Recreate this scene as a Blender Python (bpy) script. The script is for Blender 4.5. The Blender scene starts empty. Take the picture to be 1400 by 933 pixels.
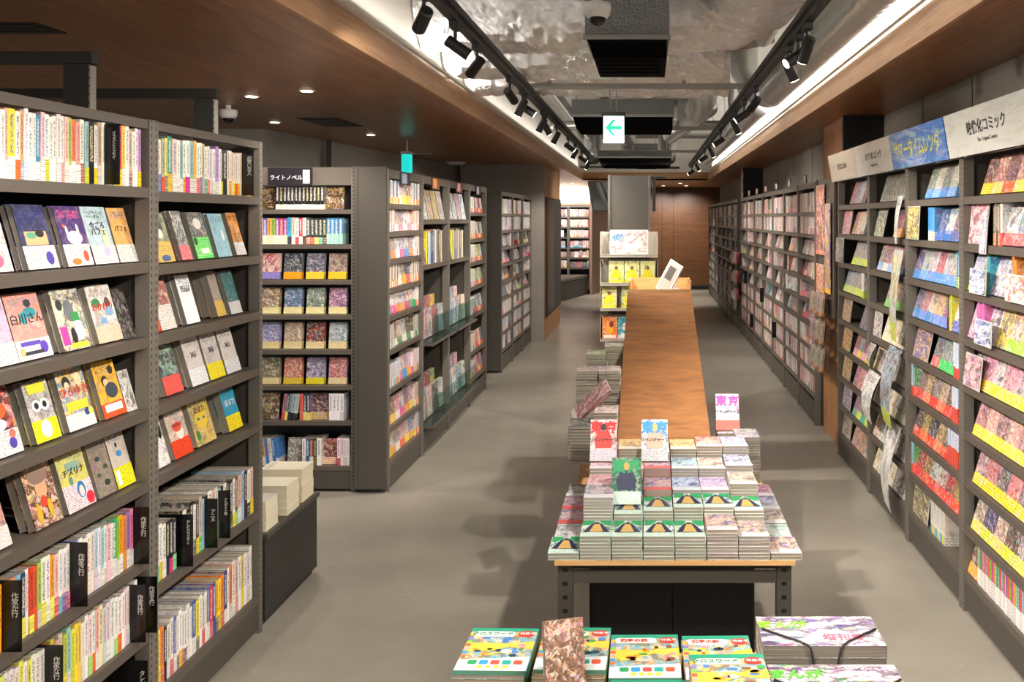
import bpy, bmesh, math, random
from mathutils import Matrix, Vector, Euler
R = math.radians
PI = math.pi
random.seed(7)
scene = bpy.context.scene
COL = scene.collection

# ------------------------------------------------------------ camera, world, exposure
EYE = 1.8
FPX = 1230.0
cam_d = bpy.data.cameras.new('camera')
cam_d.sensor_width = 36.0
cam_d.lens = FPX / 1400 * 36.0
cam_d.shift_x = -187 / 1400
cam_d.shift_y = -(466.5 - 299) / 1400
cam_d.clip_start = 0.05
cam_d.clip_end = 100
cam = bpy.data.objects.new('camera', cam_d)
cam.location = (0, 0, EYE)
cam.rotation_euler = (R(90), 0, 0)
COL.objects.link(cam)
scene.camera = cam
vs = scene.view_settings
vs.view_transform = 'Standard'
vs.look = 'None'
vs.gamma = 1
vs.use_curve_mapping = False
vs.exposure = 0.27
world = bpy.data.worlds.new('world')
scene.world = world
world.use_nodes = True
world.node_tree.nodes['Background'].inputs[0].default_value = (1.0, 0.93, 0.85, 1)
world.node_tree.nodes['Background'].inputs[1].default_value = 0.8
SPOT_W = 168.0        # each track head
DOWN_W = 60.0        # each recessed downlight
COVE_W = 105.0       # each cove strip
WARM = (1.0, 0.925, 0.84)


def seen(x, y, z, m=40):
    if y < 0.3:
        return False
    px = 887 + x * FPX / y
    py = 299 - (z - EYE) * FPX / y
    return -m < px < 1400 + m and -m < py < 933 + m


# ------------------------------------------------------------ colours and materials
def lin(h):
    h = h.lstrip('#')
    out = []
    for i in (0, 2, 4):
        c = int(h[i:i + 2], 16) / 255
        out.append(c / 12.92 if c <= 0.04045 else ((c + 0.055) / 1.055) ** 2.4)
    return tuple(out)


def new_mat(name):
    m = bpy.data.materials.new(name)
    m.use_nodes = True
    return m, m.node_tree, m.node_tree.nodes['Principled BSDF']


def plain(name, hexc, rough=0.5, metal=0.0, noise=0.0, nscale=8.0, emit=0.0, bump=0.0, bscale=60.0, spec=0.5):
    m, nt, b = new_mat(name)
    c = lin(hexc)
    b.inputs['Base Color'].default_value = (*c, 1)
    b.inputs['Roughness'].default_value = rough
    b.inputs['Metallic'].default_value = metal
    b.inputs['Specular IOR Level'].default_value = spec
    tc = nt.nodes.new('ShaderNodeTexCoord')
    if noise > 0:
        nz = nt.nodes.new('ShaderNodeTexNoise')
        nz.inputs['Scale'].default_value = nscale
        nz.inputs['Detail'].default_value = 4
        nt.links.new(tc.outputs['Object'], nz.inputs['Vector'])
        mx = nt.nodes.new('ShaderNodeMix')
        mx.data_type = 'RGBA'
        mx.inputs[6].default_value = (*[v * (1 - noise) for v in c], 1)
        mx.inputs[7].default_value = (*[min(1, v * (1 + noise)) for v in c], 1)
        nt.links.new(nz.outputs['Fac'], mx.inputs[0])
        nt.links.new(mx.outputs[2], b.inputs['Base Color'])
    if bump > 0:
        nz = nt.nodes.new('ShaderNodeTexNoise')
        nz.inputs['Scale'].default_value = bscale
        nt.links.new(tc.outputs['Object'], nz.inputs['Vector'])
        bp = nt.nodes.new('ShaderNodeBump')
        bp.inputs['Strength'].default_value = bump
        bp.inputs['Distance'].default_value = 0.02
        nt.links.new(nz.outputs['Fac'], bp.inputs['Height'])
        nt.links.new(bp.outputs['Normal'], b.inputs['Normal'])
    if emit > 0:
        b.inputs['Emission Color'].default_value = (*c, 1)
        b.inputs['Emission Strength'].default_value = emit
    return m


def wood(name, dark, light, rough=0.35, scale=(1, 1, 1), grain=14.0, planks=None):
    m, nt, b = new_mat(name)
    N, L = nt.nodes, nt.links
    tc = N.new('ShaderNodeTexCoord')
    mp = N.new('ShaderNodeMapping')
    mp.inputs['Scale'].default_value = scale
    L.new(tc.outputs['Object'], mp.inputs['Vector'])
    n1 = N.new('ShaderNodeTexNoise')
    n1.inputs['Scale'].default_value = grain
    n1.inputs['Detail'].default_value = 6
    n1.inputs['Distortion'].default_value = 0.6
    L.new(mp.outputs[0], n1.inputs['Vector'])
    n2 = N.new('ShaderNodeTexNoise')
    n2.inputs['Scale'].default_value = grain * 0.15
    n2.inputs['Detail'].default_value = 2
    L.new(mp.outputs[0], n2.inputs['Vector'])
    ad = N.new('ShaderNodeMath')
    ad.operation = 'MULTIPLY_ADD'
    L.new(n1.outputs['Fac'], ad.inputs[0])
    ad.inputs[1].default_value = 0.75
    ml = N.new('ShaderNodeMath')
    ml.operation = 'MULTIPLY'
    ml.inputs[1].default_value = 0.35
    L.new(n2.outputs['Fac'], ml.inputs[0])
    L.new(ml.outputs[0], ad.inputs[2])
    cr = N.new('ShaderNodeValToRGB')
    cr.color_ramp.elements[0].position = 0.38
    cr.color_ramp.elements[0].color = (*lin(dark), 1)
    cr.color_ramp.elements[1].position = 0.68
    cr.color_ramp.elements[1].color = (*lin(light), 1)
    L.new(ad.outputs[0], cr.inputs[0])
    L.new(cr.outputs[0], b.inputs['Base Color'])
    b.inputs['Roughness'].default_value = rough
    return m


def cover_material(name, atype):
    """Printed paper cover: base colour c1, paper belt c2, ink c3, prm = (belt height, seed, amount of picture)."""
    m, nt, b = new_mat(name)
    N, L = nt.nodes, nt.links

    def attr(n):
        a = N.new('ShaderNodeAttribute')
        a.attribute_type = atype
        a.attribute_name = n
        return a

    def math_(op, a, b_=None, c=None):
        n = N.new('ShaderNodeMath')
        n.operation = op
        for i, v in enumerate((a, b_, c)):
            if v is None:
                continue
            if isinstance(v, (int, float)):
                n.inputs[i].default_value = v
            else:
                L.new(v, n.inputs[i])
        return n.outputs[0]

    def mix(f, a, c):
        n = N.new('ShaderNodeMix')
        n.data_type = 'RGBA'
        for i, v in ((0, f), (6, a), (7, c)):
            if isinstance(v, (int, float)):
                n.inputs[i].default_value = v
            elif isinstance(v, tuple):
                n.inputs[i].default_value = v
            else:
                L.new(v, n.inputs[i])
        return n.outputs[2]
    c1, c2, c3, pr = attr('c1'), attr('c2'), attr('c3'), attr('prm')
    sp = N.new('ShaderNodeSeparateXYZ')
    L.new(pr.outputs['Vector'], sp.inputs[0])
    belt_h, seed, art = sp.outputs
    uv = N.new('ShaderNodeUVMap')
    su = N.new('ShaderNodeSeparateXYZ')
    L.new(uv.outputs[0], su.inputs[0])
    u, v = su.outputs[0], su.outputs[1]
    spine = math_('GREATER_THAN', u, 1.5)
    front = math_('SUBTRACT', 1.0, spine)

    def noise(sx, sy, detail, dist=0.0):
        mp = N.new('ShaderNodeMapping')
        mp.inputs['Scale'].default_value = (sx, sy, 1)
        L.new(uv.outputs[0], mp.inputs['Vector'])
        cx = N.new('ShaderNodeCombineXYZ')
        sm = N.new('ShaderNodeSeparateXYZ')
        L.new(mp.outputs[0], sm.inputs[0])
        L.new(sm.outputs[0], cx.inputs[0])
        L.new(sm.outputs[1], cx.inputs[1])
        L.new(seed, cx.inputs[2])
        n = N.new('ShaderNodeTexNoise')
        n.inputs['Scale'].default_value = 1
        n.inputs['Detail'].default_value = detail
        n.inputs['Distortion'].default_value = dist
        L.new(cx.outputs[0], n.inputs['Vector'])
        return n, cx

    # broad picture shapes
    n1, cx1 = noise(4.0, 5.6, 3.0, 1.0)
    ramp = N.new('ShaderNodeValToRGB')
    r = ramp.color_ramp
    r.interpolation = 'CONSTANT'
    r.elements[0].position = 0
    r.elements[0].color = (0, 0, 0, 1)
    r.elements[1].position = 0.54
    r.elements[1].color = (1, 1, 1, 1)
    L.new(n1.outputs['Fac'], ramp.inputs[0])
    vo = N.new('ShaderNodeTexVoronoi')
    vo.inputs['Scale'].default_value = 2.6
    nd = N.new('ShaderNodeVectorMath')
    nd.operation = 'ADD'
    L.new(cx1.outputs[0], nd.inputs[0])
    L.new(n1.outputs['Color'], nd.inputs[1])
    L.new(nd.outputs[0], vo.inputs['Vector'])
    hs = N.new('ShaderNodeHueSaturation')
    hs.inputs['Saturation'].default_value = 0.8
    hs.inputs['Value'].default_value = 1.0
    L.new(vo.outputs['Color'], hs.inputs['Color'])
    pic = mix(0.45, hs.outputs[0], c3.outputs['Color'])
    body = mix(math_('MULTIPLY', math_('MULTIPLY', ramp.outputs[0], art), front), c1.outputs['Color'], pic)
    # fine drawn lines
    n2, _ = noise(13, 17, 3, 1.2)
    ln = math_('LESS_THAN', math_('ABSOLUTE', math_('SUBTRACT', n2.outputs['Fac'], 0.5)), 0.035)
    body = mix(math_('MULTIPLY', math_('MULTIPLY', ln, art), math_('MULTIPLY', front, 0.75)), body, c3.outputs['Color'])
    # dark hair-like and pale skin-like patches of the drawing
    n6, _ = noise(4.6, 6.2, 2, 1.3)
    dk = math_('MULTIPLY', math_('GREATER_THAN', n6.outputs['Fac'], 0.575), math_('MULTIPLY', art, front))
    dkc = mix(0.72, c3.outputs['Color'], (0.02, 0.018, 0.02, 1))
    body = mix(math_('MULTIPLY', dk, 0.7), body, dkc)
    wt = math_('MULTIPLY', math_('LESS_THAN', n6.outputs['Fac'], 0.40), math_('MULTIPLY', art, front))
    body = mix(math_('MULTIPLY', wt, 0.6), body, (0.76, 0.62, 0.55, 1))
    # lettering-like marks: title on the front, a column down the spine
    n3, _ = noise(34, 46, 1)
    dots = math_('GREATER_THAN', n3.outputs['Fac'], 0.53)
    ttl = math_('MULTIPLY', math_('GREATER_THAN', v, 0.80), math_('LESS_THAN', v, 0.93))
    ttl = math_('MULTIPLY', ttl, math_('MULTIPLY', math_('GREATER_THAN', u, 0.1), math_('LESS_THAN', u, 0.9)))
    n3b, _ = noise(9, 30, 1)
    ttl = math_('MULTIPLY', ttl, math_('GREATER_THAN', n3b.outputs['Fac'], 0.42))
    body = mix(math_('MULTIPLY', math_('MULTIPLY', ttl, dots), 0.9), body, c3.outputs['Color'])
    n4, _ = noise(5.0, 75, 1)
    d4 = math_('GREATER_THAN', n4.outputs['Fac'], 0.5)
    colu = math_('LESS_THAN', math_('ABSOLUTE', math_('SUBTRACT', u, 2.5)), 0.24)
    colv = math_('MULTIPLY', math_('GREATER_THAN', v, 0.36), math_('LESS_THAN', v, 0.93))
    st = math_('MULTIPLY', math_('MULTIPLY', d4, colu), math_('MULTIPLY', colv, spine))
    body = mix(math_('MULTIPLY', st, 0.85), body, c3.outputs['Color'])
    # paper belt with small print
    belt = math_('LESS_THAN', v, belt_h)
    n5, _ = noise(26, 34, 1)
    d5 = math_('GREATER_THAN', n5.outputs['Fac'], 0.505)
    rows = math_('GREATER_THAN', math_('FRACT', math_('MULTIPLY', v, 13)), 0.38)
    bcol = mix(math_('MULTIPLY', math_('MULTIPLY', d5, rows), 0.62), c2.outputs['Color'], c3.outputs['Color'])
    bcol = mix(math_('MULTIPLY', math_('MULTIPLY', ramp.outputs[0], art), 0.45), bcol, hs.outputs[0])
    body = mix(belt, body, bcol)
    L.new(body, b.inputs['Base Color'])
    b.inputs['Roughness'].default_value = 0.32
    b.inputs['Specular IOR Level'].default_value = 0.45
    return m


def page_material():
    m, nt, b = new_mat('page_edges')
    N, L = nt.nodes, nt.links
    tc = N.new('ShaderNodeTexCoord')
    mp = N.new('ShaderNodeMapping')
    mp.inputs['Scale'].default_value = (2, 900, 2)
    L.new(tc.outputs['Object'], mp.inputs[0])
    n = N.new('ShaderNodeTexNoise')
    n.inputs['Scale'].default_value = 1
    L.new(mp.outputs[0], n.inputs['Vector'])
    cr = N.new('ShaderNodeValToRGB')
    cr.color_ramp.elements[0].position = 0.3
    cr.color_ramp.elements[0].color = (*lin('625b50'), 1)
    cr.color_ramp.elements[1].position = 0.65
    cr.color_ramp.elements[1].color = (*lin('a79f8f'), 1)
    L.new(n.outputs['Fac'], cr.inputs[0])
    L.new(cr.outputs[0], b.inputs['Base Color'])
    b.inputs['Roughness'].default_value = 0.8
    return m


def concrete():
    m, nt, b = new_mat('polished_concrete')
    N, L = nt.nodes, nt.links
    tc = N.new('ShaderNodeTexCoord')
    n1 = N.new('ShaderNodeTexNoise')
    n1.inputs['Scale'].default_value = 0.9
    n1.inputs['Detail'].default_value = 8
    n1.inputs['Roughness'].default_value = 0.62
    L.new(tc.outputs['Object'], n1.inputs['Vector'])
    cr = N.new('ShaderNodeValToRGB')
    cr.color_ramp.elements[0].position = 0.3
    cr.color_ramp.elements[0].color = (*lin('787268'), 1)
    cr.color_ramp.elements[1].position = 0.72
    cr.color_ramp.elements[1].color = (*lin('989184'), 1)
    L.new(n1.outputs['Fac'], cr.inputs[0])
    n2 = N.new('ShaderNodeTexNoise')
    n2.inputs['Scale'].default_value = 2.3
    n2.inputs['Detail'].default_value = 3
    n2.inputs['Distortion'].default_value = 3.0
    L.new(tc.outputs['Object'], n2.inputs['Vector'])
    sb = N.new('ShaderNodeMath')
    sb.operation = 'SUBTRACT'
    L.new(n2.outputs['Fac'], sb.inputs[0])
    sb.inputs[1].default_value = 0.5
    ab = N.new('ShaderNodeMath')
    ab.operation = 'ABSOLUTE'
    L.new(sb.outputs[0], ab.inputs[0])
    lt = N.new('ShaderNodeMath')
    lt.operation = 'LESS_THAN'
    lt.inputs[1].default_value = 0.0022
    L.new(ab.outputs[0], lt.inputs[0])
    mk = N.new('ShaderNodeMath')
    mk.operation = 'MULTIPLY'
    mk.inputs[1].default_value = 0.10
    L.new(lt.outputs[0], mk.inputs[0])
    mx = N.new('ShaderNodeMix')
    mx.data_type = 'RGBA'
    L.new(mk.outputs[0], mx.inputs[0])
    L.new(cr.outputs[0], mx.inputs[6])
    mx.inputs[7].default_value = (*lin('d8d2c4'), 1)
    L.new(mx.outputs[2], b.inputs['Base Color'])
    b.inputs['Roughness'].default_value = 0.34
    b.inputs['Specular IOR Level'].default_value = 0.45
    return m


def slotted(name, hexc, period=0.025, half=0.0035, duty=0.5, hole='0c0b0a'):
    """Painted steel post with a line of punched slots down its middle (object z and x)."""
    m, nt, b = new_mat(name)
    N, L = nt.nodes, nt.links
    tc = N.new('ShaderNodeTexCoord')
    s = N.new('ShaderNodeSeparateXYZ')
    L.new(tc.outputs['Object'], s.inputs[0])

    def mt(op, a, v=None):
        n = N.new('ShaderNodeMath')
        n.operation = op
        L.new(a, n.inputs[0])
        if isinstance(v, (int, float)):
            n.inputs[1].default_value = v
        elif v is not None:
            L.new(v, n.inputs[1])
        return n.outputs[0]
    fz = mt('LESS_THAN', mt('FRACT', mt('MULTIPLY', s.outputs[2], 1 / period)), duty)
    fx = mt('LESS_THAN', mt('ABSOLUTE', s.outputs[0]), half)
    f = mt('MULTIPLY', fz, fx)
    mx = N.new('ShaderNodeMix')
    mx.data_type = 'RGBA'
    L.new(f, mx.inputs[0])
    mx.inputs[6].default_value = (*lin(hexc), 1)
    mx.inputs[7].default_value = (*lin(hole), 1)
    L.new(mx.outputs[2], b.inputs['Base Color'])
    b.inputs['Roughness'].default_value = 0.5
    return m


def clear_mat(name, tint='fafbfa', alpha=0.18):
    m, nt, b = new_mat(name)
    N, L = nt.nodes, nt.links
    tr = N.new('ShaderNodeBsdfTransparent')
    tr.inputs[0].default_value = (*lin(tint), 1)
    gl = N.new('ShaderNodeBsdfGlossy')
    gl.inputs['Roughness'].default_value = 0.2
    fr = N.new('ShaderNodeFresnel')
    fr.inputs[0].default_value = 1.12
    ad = N.new('ShaderNodeMath')
    ad.operation = 'ADD'
    ad.inputs[1].default_value = alpha * 0.12
    ge = N.new('ShaderNodeNewGeometry')
    inv = N.new('ShaderNodeMath')
    inv.operation = 'SUBTRACT'
    inv.inputs[0].default_value = 1.0
    L.new(ge.outputs['Backfacing'], inv.inputs[1])
    L.new(fr.outputs[0], ad.inputs[0])
    fin = N.new('ShaderNodeMath')
    fin.operation = 'MULTIPLY'
    L.new(ad.outputs[0], fin.inputs[0])
    L.new(inv.outputs[0], fin.inputs[1])
    ad = fin
    ms = N.new('ShaderNodeMixShader')
    L.new(ad.outputs[0], ms.inputs[0])
    L.new(tr.outputs[0], ms.inputs[1])
    L.new(gl.outputs[0], ms.inputs[2])
    L.new(ms.outputs[0], N['Material Output'].inputs[0])
    return m


def foil_mat():
    m, nt, b = new_mat('crumpled_foil')
    N, L = nt.nodes, nt.links
    tc = N.new('ShaderNodeTexCoord')
    n = N.new('ShaderNodeTexNoise')
    n.inputs['Scale'].default_value = 7
    n.inputs['Detail'].default_value = 9
    n.inputs['Roughness'].default_value = 0.72
    n.inputs['Distortion'].default_value = 2.2
    L.new(tc.outputs['Object'], n.inputs['Vector'])
    bp = N.new('ShaderNodeBump')
    bp.inputs['Strength'].default_value = 0.5
    bp.inputs['Distance'].default_value = 0.11
    L.new(n.outputs['Fac'], bp.inputs['Height'])
    L.new(bp.outputs[0], b.inputs['Normal'])
    b.inputs['Base Color'].default_value = (*lin('f4f4f4'), 1)
    b.inputs['Metallic'].default_value = 0.9
    b.inputs['Roughness'].default_value = 0.26
    return m


M = dict(
    cover=cover_material('printed_cover', 'OBJECT'),
    cover_geo=cover_material('printed_cover_many', 'GEOMETRY'),
    pages=page_material(),
    floor=concrete(),
    steel=plain('shelf_steel', '48433c', 0.45, noise=0.06, nscale=3),
    steel_l=plain('shelf_edge_steel', '574f47', 0.42, noise=0.04, nscale=3),
    steel_d=plain('dark_steel', '2c2a27', 0.5, noise=0.08, nscale=3),
    post=slotted('slotted_post', '6c665d'),
    post_d=slotted('slotted_dark_post', '3a3733', 0.05, 0.006, 0.3),
    holed=slotted('punched_leg', '454039', 0.05, 0.009, 0.3),
    black=plain('matte_black', '121212', 0.5),
    blackgloss=plain('black_plastic', '0d0c0c', 0.22),
    white=plain('white_paint', 'dad4c9', 0.7, noise=0.03, nscale=2),
    whitep=plain('white_plastic', 'dedcd6', 0.35),
    wall=plain('grey_wall_panel', '8f8980', 0.75, noise=0.04, nscale=1.5),
    wallw=plain('pale_wall', 'cfc6b8', 0.8, noise=0.03, nscale=1.5),
    soffit=wood('soffit_veneer', '82543a', 'ac7a52', 0.36, (6, 0.35, 6), 9),
    fascia=wood('fascia_veneer', 'a87d58', 'c39a72', 0.5, (6, 0.4, 16), 8),
    endwood=wood('dark_wood_wall', '4a2e1a', '664226', 0.4, (1, 1, 14), 6),
    fasciax=wood('end_fascia_veneer', 'a37444', 'c08e5c', 0.45, (0.5, 1, 10), 7),
    ply=wood('plywood_face', '70482a', '94643a', 0.5, (2.2, 9, 9), 3.2),
    plyedge=wood('plywood_edge', 'b98a54', 'd6ab74', 0.5, (1, 1, 30), 8),
    foil=foil_mat(),
    duct=plain('spiral_duct', 'e6e8e8', 0.34, metal=0.85, bump=0.1, bscale=14),
    galv=plain('galvanised_strut', '9c9b96', 0.35, metal=0.7),
    slab=plain('ceiling_slab', '77736b', 0.8, noise=0.25, nscale=3, bump=0.6, bscale=20),
    mesh_grey=plain('insulation_mesh', '7d7f7f', 0.4, metal=0.5, bump=0.6, bscale=90),
    clear=clear_mat('clear_acrylic'),
    glasst=clear_mat('tinted_acrylic', 'e4f0ee', 0.1),
    paper=plain('white_paper', 'e9e6df', 0.7),
    card=plain('cardboard', 'b58f62', 0.8, noise=0.05),
    lens=plain('lit_lens', 'fff3dd', 0.4, emit=18.0),
    down=plain('lit_downlight', 'fff0d8', 0.4, emit=9.0),
    beige=plain('beige_tray_steel', 'b5aea0', 0.5),
    exitw=plain('exit_sign_face', 'd9f5ee', 0.4, emit=1.6),
    exitg=plain('exit_sign_green', '00a67c', 0.4, emit=1.0),
    exitc=plain('exit_sign_side', '14b8b0', 0.4, emit=1.1),
    cord=plain('black_cord', '2f2d2b', 0.6),
)
_pm = {}


def pmat(hexc, rough=0.5):
    k = (hexc, rough)
    if k not in _pm:
        _pm[k] = plain('print_' + hexc, hexc, rough)
    return _pm[k]


# ------------------------------------------------------------ mesh helpers
class MB:
    def __init__(self):
        self.v, self.f = [], []

    def box(self, x0, x1, y0, y1, z0, z1):
        b = len(self.v)
        self.v += [(x0, y0, z0), (x1, y0, z0), (x1, y1, z0), (x0, y1, z0), (x0, y0, z1), (x1, y0, z1), (x1, y1, z1), (x0, y1, z1)]
        self.f += [tuple(b + i for i in q) for q in ((0, 3, 2, 1), (4, 5, 6, 7), (0, 1, 5, 4), (1, 2, 6, 5), (2, 3, 7, 6), (3, 0, 4, 7))]
        return self

    def quadbox(self, pts, d):
        """A slab: polygon pts pushed along vector d."""
        b = len(self.v)
        n = len(pts)
        self.v += [tuple(p) for p in pts] + [tuple(Vector(p) + Vector(d)) for p in pts]
        self.f.append(tuple(b + i for i in range(n))[::-1])
        self.f.append(tuple(b + n + i for i in range(n)))
        for i in range(n):
            j = (i + 1) % n
            self.f.append((b + i, b + j, b + n + j, b + n + i))
        return self

    def tube(self, pts, r, n=12, cap=True):
        pts = [Vector(p) for p in pts]
        rs = r if isinstance(r, (list, tuple)) else [r] * len(pts)
        b = len(self.v)
        up = Vector((0, 0, 1))
        prev = None
        for i, p in enumerate(pts):
            t = (pts[min(i + 1, len(pts) - 1)] - pts[max(i - 1, 0)]).normalized()
            if prev is None:
                a = t.cross(up)
                if a.length < 1e-3:
                    a = t.cross(Vector((1, 0, 0)))
            else:
                a = prev - t * prev.dot(t)
            a.normalize()
            prev = a
            c = t.cross(a)
            for k in range(n):
                an = 2 * PI * k / n
                self.v.append(tuple(p + (a * math.cos(an) + c * math.sin(an)) * rs[i]))
        for i in range(len(pts) - 1):
            for k in range(n):
                k2 = (k + 1) % n
                self.f.append((b + i * n + k, b + i * n + k2, b + (i + 1) * n + k2, b + (i + 1) * n + k))
        if cap:
            self.f.append(tuple(b + k for k in range(n))[::-1])
            self.f.append(tuple(b + (len(pts) - 1) * n + k for k in range(n)))
        return self

    def mesh(self, name, mats, smooth=False, bevel=0):
        me = bpy.data.meshes.new(name)
        me.from_pydata(self.v, [], self.f)
        bm = bmesh.new()
        bm.from_mesh(me)
        bmesh.ops.recalc_face_normals(bm, faces=bm.faces)
        if bevel:
            bmesh.ops.bevel(bm, geom=list(bm.edges), offset=bevel, segments=2, affect='EDGES', clamp_overlap=True)
        bm.to_mesh(me)
        bm.free()
        for m in (mats if isinstance(mats, (list, tuple)) else [mats]):
            me.materials.append(m)
        if smooth:
            for p in me.polygons:
                p.use_smooth = True
        return me

    def build(self, name, mat, parent=None, smooth=False, bevel=0, loc=None):
        o = bpy.data.objects.new(name, self.mesh(name, mat, smooth, bevel))
        COL.objects.link(o)
        if parent is not None:
            o.parent = parent
        if loc is not None:
            o.location = loc
        return o


def link(name, me, parent=None, loc=(0, 0, 0), rot=(0, 0, 0)):
    o = bpy.data.objects.new(name, me)
    COL.objects.link(o)
    o.parent = parent
    o.location = loc
    o.rotation_euler = rot
    return o


LABELS = {}


def tag(o, label, cat, group=None):
    k = label.lower()
    if k in LABELS and LABELS[k] != 'shared':
        print('DUPLICATE LABEL', label)
    LABELS[k] = 1
    o['label'] = label
    o['category'] = cat
    if group:
        o['group'] = group
    return o


def empty(name, loc=(0, 0, 0), rz=0, label=None, cat=None, group=None):
    o = bpy.data.objects.new(name, None)
    COL.objects.link(o)
    o.location = loc
    o.rotation_euler = (0, 0, rz)
    o.empty_display_size = 0.05
    if label:
        tag(o, label, cat, group)
    return o


def struct(o):
    o['kind'] = 'structure'
    return o


_text = {}


def text_mesh(s, size, mat, extrude=0.0004, bold=0.0, center=True, stretch=1.0):
    k = (s, size, mat.name, extrude, bold, stretch)
    if k in _text:
        return _text[k]
    c = bpy.data.curves.new('lettering', 'FONT')
    c.body = s
    c.size = size
    c.resolution_u = 2
    c.extrude = extrude
    c.offset = bold
    c.space_line = 0.78
    c.align_x = 'CENTER'
    o = bpy.data.objects.new('lettering', c)
    COL.objects.link(o)
    bpy.context.view_layer.update()
    me = bpy.data.meshes.new_from_object(o.evaluated_get(bpy.context.evaluated_depsgraph_get()))
    bpy.data.objects.remove(o)
    bpy.data.curves.remove(c)
    ys = [v.co.y for v in me.vertices] or [0]
    my = (min(ys) + max(ys)) / 2
    for v in me.vertices:
        v.co.y = (v.co.y - my) * stretch
    me.materials.clear()
    me.materials.append(mat)
    _text[k] = me
    return me


def vert(s):
    return '\n'.join(s)


# ------------------------------------------------------------ books
_bk = {}


def book_meshes(w, h, t, merged=True, smallr=0.002):
    """Closed book, spine at +x, front cover at -y, bottom at z=0. Returns (cover, pages) or one mesh."""
    k = (round(w, 3), round(h, 3), round(t, 3), merged)
    if k in _bk:
        return _bk[k]
    w, h, t = k[:3]
    c = 0.0007 if t < 0.03 else 0.0009
    r = min(smallr, t * 0.25)
    prof = [(-w / 2, -t / 2), (w / 2 - r, -t / 2), (w / 2, -t / 2 + r), (w / 2, t / 2 - r), (w / 2 - r, t / 2), (-w / 2, t / 2),
            (-w / 2, t / 2 - c), (w / 2 - c, t / 2 - c), (w / 2 - c, -t / 2 + c), (-w / 2, -t / 2 + c)]
    n = len(prof)
    v = [(x, y, 0) for x, y in prof] + [(x, y, h) for x, y in prof]
    f, uvs, mi = [], [], []
    for i in range(n):
        j = (i + 1) % n
        f.append((i, j, n + j, n + i))
        mi.append(0)
        (x0, y0), (x1, y1) = prof[i], prof[j]
        if i in (1, 2, 3):
            ua, ub = 2 + (y0 + t / 2) / t, 2 + (y1 + t / 2) / t
        else:
            ua, ub = (x0 + w / 2) / w, (x1 + w / 2) / w
            if i == 4:
                ua, ub = 1 - ua, 1 - ub
        uvs.append([(ua, 0), (ub, 0), (ub, 1), (ua, 1)])
    for q in ((0, 1, 8, 9), (1, 2, 3, 4), (4, 5, 6, 7), (1, 4, 7, 8)):
        for top in (0, 1):
            idx = [i + n * top for i in q]
            f.append(tuple(idx if top else idx[::-1]))
            mi.append(0)
            uvs.append([(0.5, float(top))] * 4)

    def make(vv, ff, uu, mm, name, mats):
        me = bpy.data.meshes.new(name)
        me.from_pydata(vv, [], ff)
        ul = me.uv_layers.new(name='UVMap')
        i = 0
        for fu in uu:
            for q in fu:
                ul.data[i].uv = q
                i += 1
        for p, m_ in zip(me.polygons, mm):
            p.material_index = m_
        for m_ in mats:
            me.materials.append(m_)
        return me
    e = 0.0012
    pb = MB().box(-w / 2 + e, w / 2 - c - 0.0003, -t / 2 + c, t / 2 - c, e, h - e)
    if merged:
        b = len(v)
        vv = v + pb.v
        ff = f + [tuple(b + i for i in q) for q in pb.f]
        uu = uvs + [[(0, 0)] * 4] * 6
        mm = mi + [1] * 6
        out = make(vv, ff, uu, mm, 'book', [M['cover'], M['pages']])
    else:
        cov = make(v, f, uvs, mi, 'cover', [M['cover']])
        out = (cov, pb.mesh('page_block', M['pages']))
    _bk[k] = out
    return out


def belt_mesh(w, t, hh):
    k = ('belt', round(w, 3), round(t, 3), round(hh, 3))
    if k in _bk:
        return _bk[k]
    g = 0.0005
    w2, t2 = w / 2, t / 2
    v = []
    prof = [(-w2 - g, -t2 - g), (w2 + g, -t2 - g), (w2 + g, t2 + g), (-w2 - g, t2 + g), (-w2 - g, t2), (w2, t2), (w2, -t2), (-w2 - g, -t2)]
    n = 8
    v = [(x, y, 0.0) for x, y in prof] + [(x, y, hh) for x, y in prof]
    f = [(i, (i + 1) % n, n + (i + 1) % n, n + i) for i in range(n)]
    for q in ((0, 1, 6, 7), (1, 2, 5, 6), (2, 3, 4, 5)):
        f.append(tuple(i + n for i in q))
        f.append(tuple(q[::-1]))
    me = bpy.data.meshes.new('paper_belt')
    me.from_pydata(v, [], f)
    ul = me.uv_layers.new(name='UVMap')
    i = 0
    for p in me.polygons:
        for li in p.loop_indices:
            co = me.vertices[me.loops[li].vertex_index].co
            u = (co.x + w2) / w if abs(p.normal.y) > 0.5 else 2.5
            ul.data[li].uv = (u, 0.9 * co.z / hh)
    me.materials.append(M['cover'])
    _bk[k] = me
    return me


NAMED = {'white': 'ebe7de', 'black': '151515', 'grey': '8a8780', 'red': 'c2281f', 'orange': 'e8742a', 'yellow': 'f0d02a', 'lime': 'a6c52c',
         'green': '2f9a55', 'teal': '2f8f94', 'light blue': '8fc3de', 'blue': '2d5fb0', 'navy': '22264f', 'purple': '6c479c', 'pink': 'e79aad',
         'magenta': 'd8307c', 'brown': '6e4a34', 'beige': 'cdb893', 'cream': 'ece0b8', 'salmon': 'e58a78', 'lilac': 'b9a0cc', 'pale pink': 'e6cfcb', 'mint': 'a6d0b8'}
NLIN = {k: [int(v[i:i + 2], 16) for i in (0, 2, 4)] for k, v in NAMED.items()}


def cname(hexc):
    c = [int(hexc[i:i + 2], 16) for i in (0, 2, 4)]
    return min(NLIN, key=lambda k: sum((a - b) ** 2 for a, b in zip(c, NLIN[k])))


def jit(hexc, a=10):
    return ''.join('%02x' % max(0, min(255, int(hexc[i:i + 2], 16) + random.randint(-a, a))) for i in (0, 2, 4))


BOOKS = []


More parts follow.
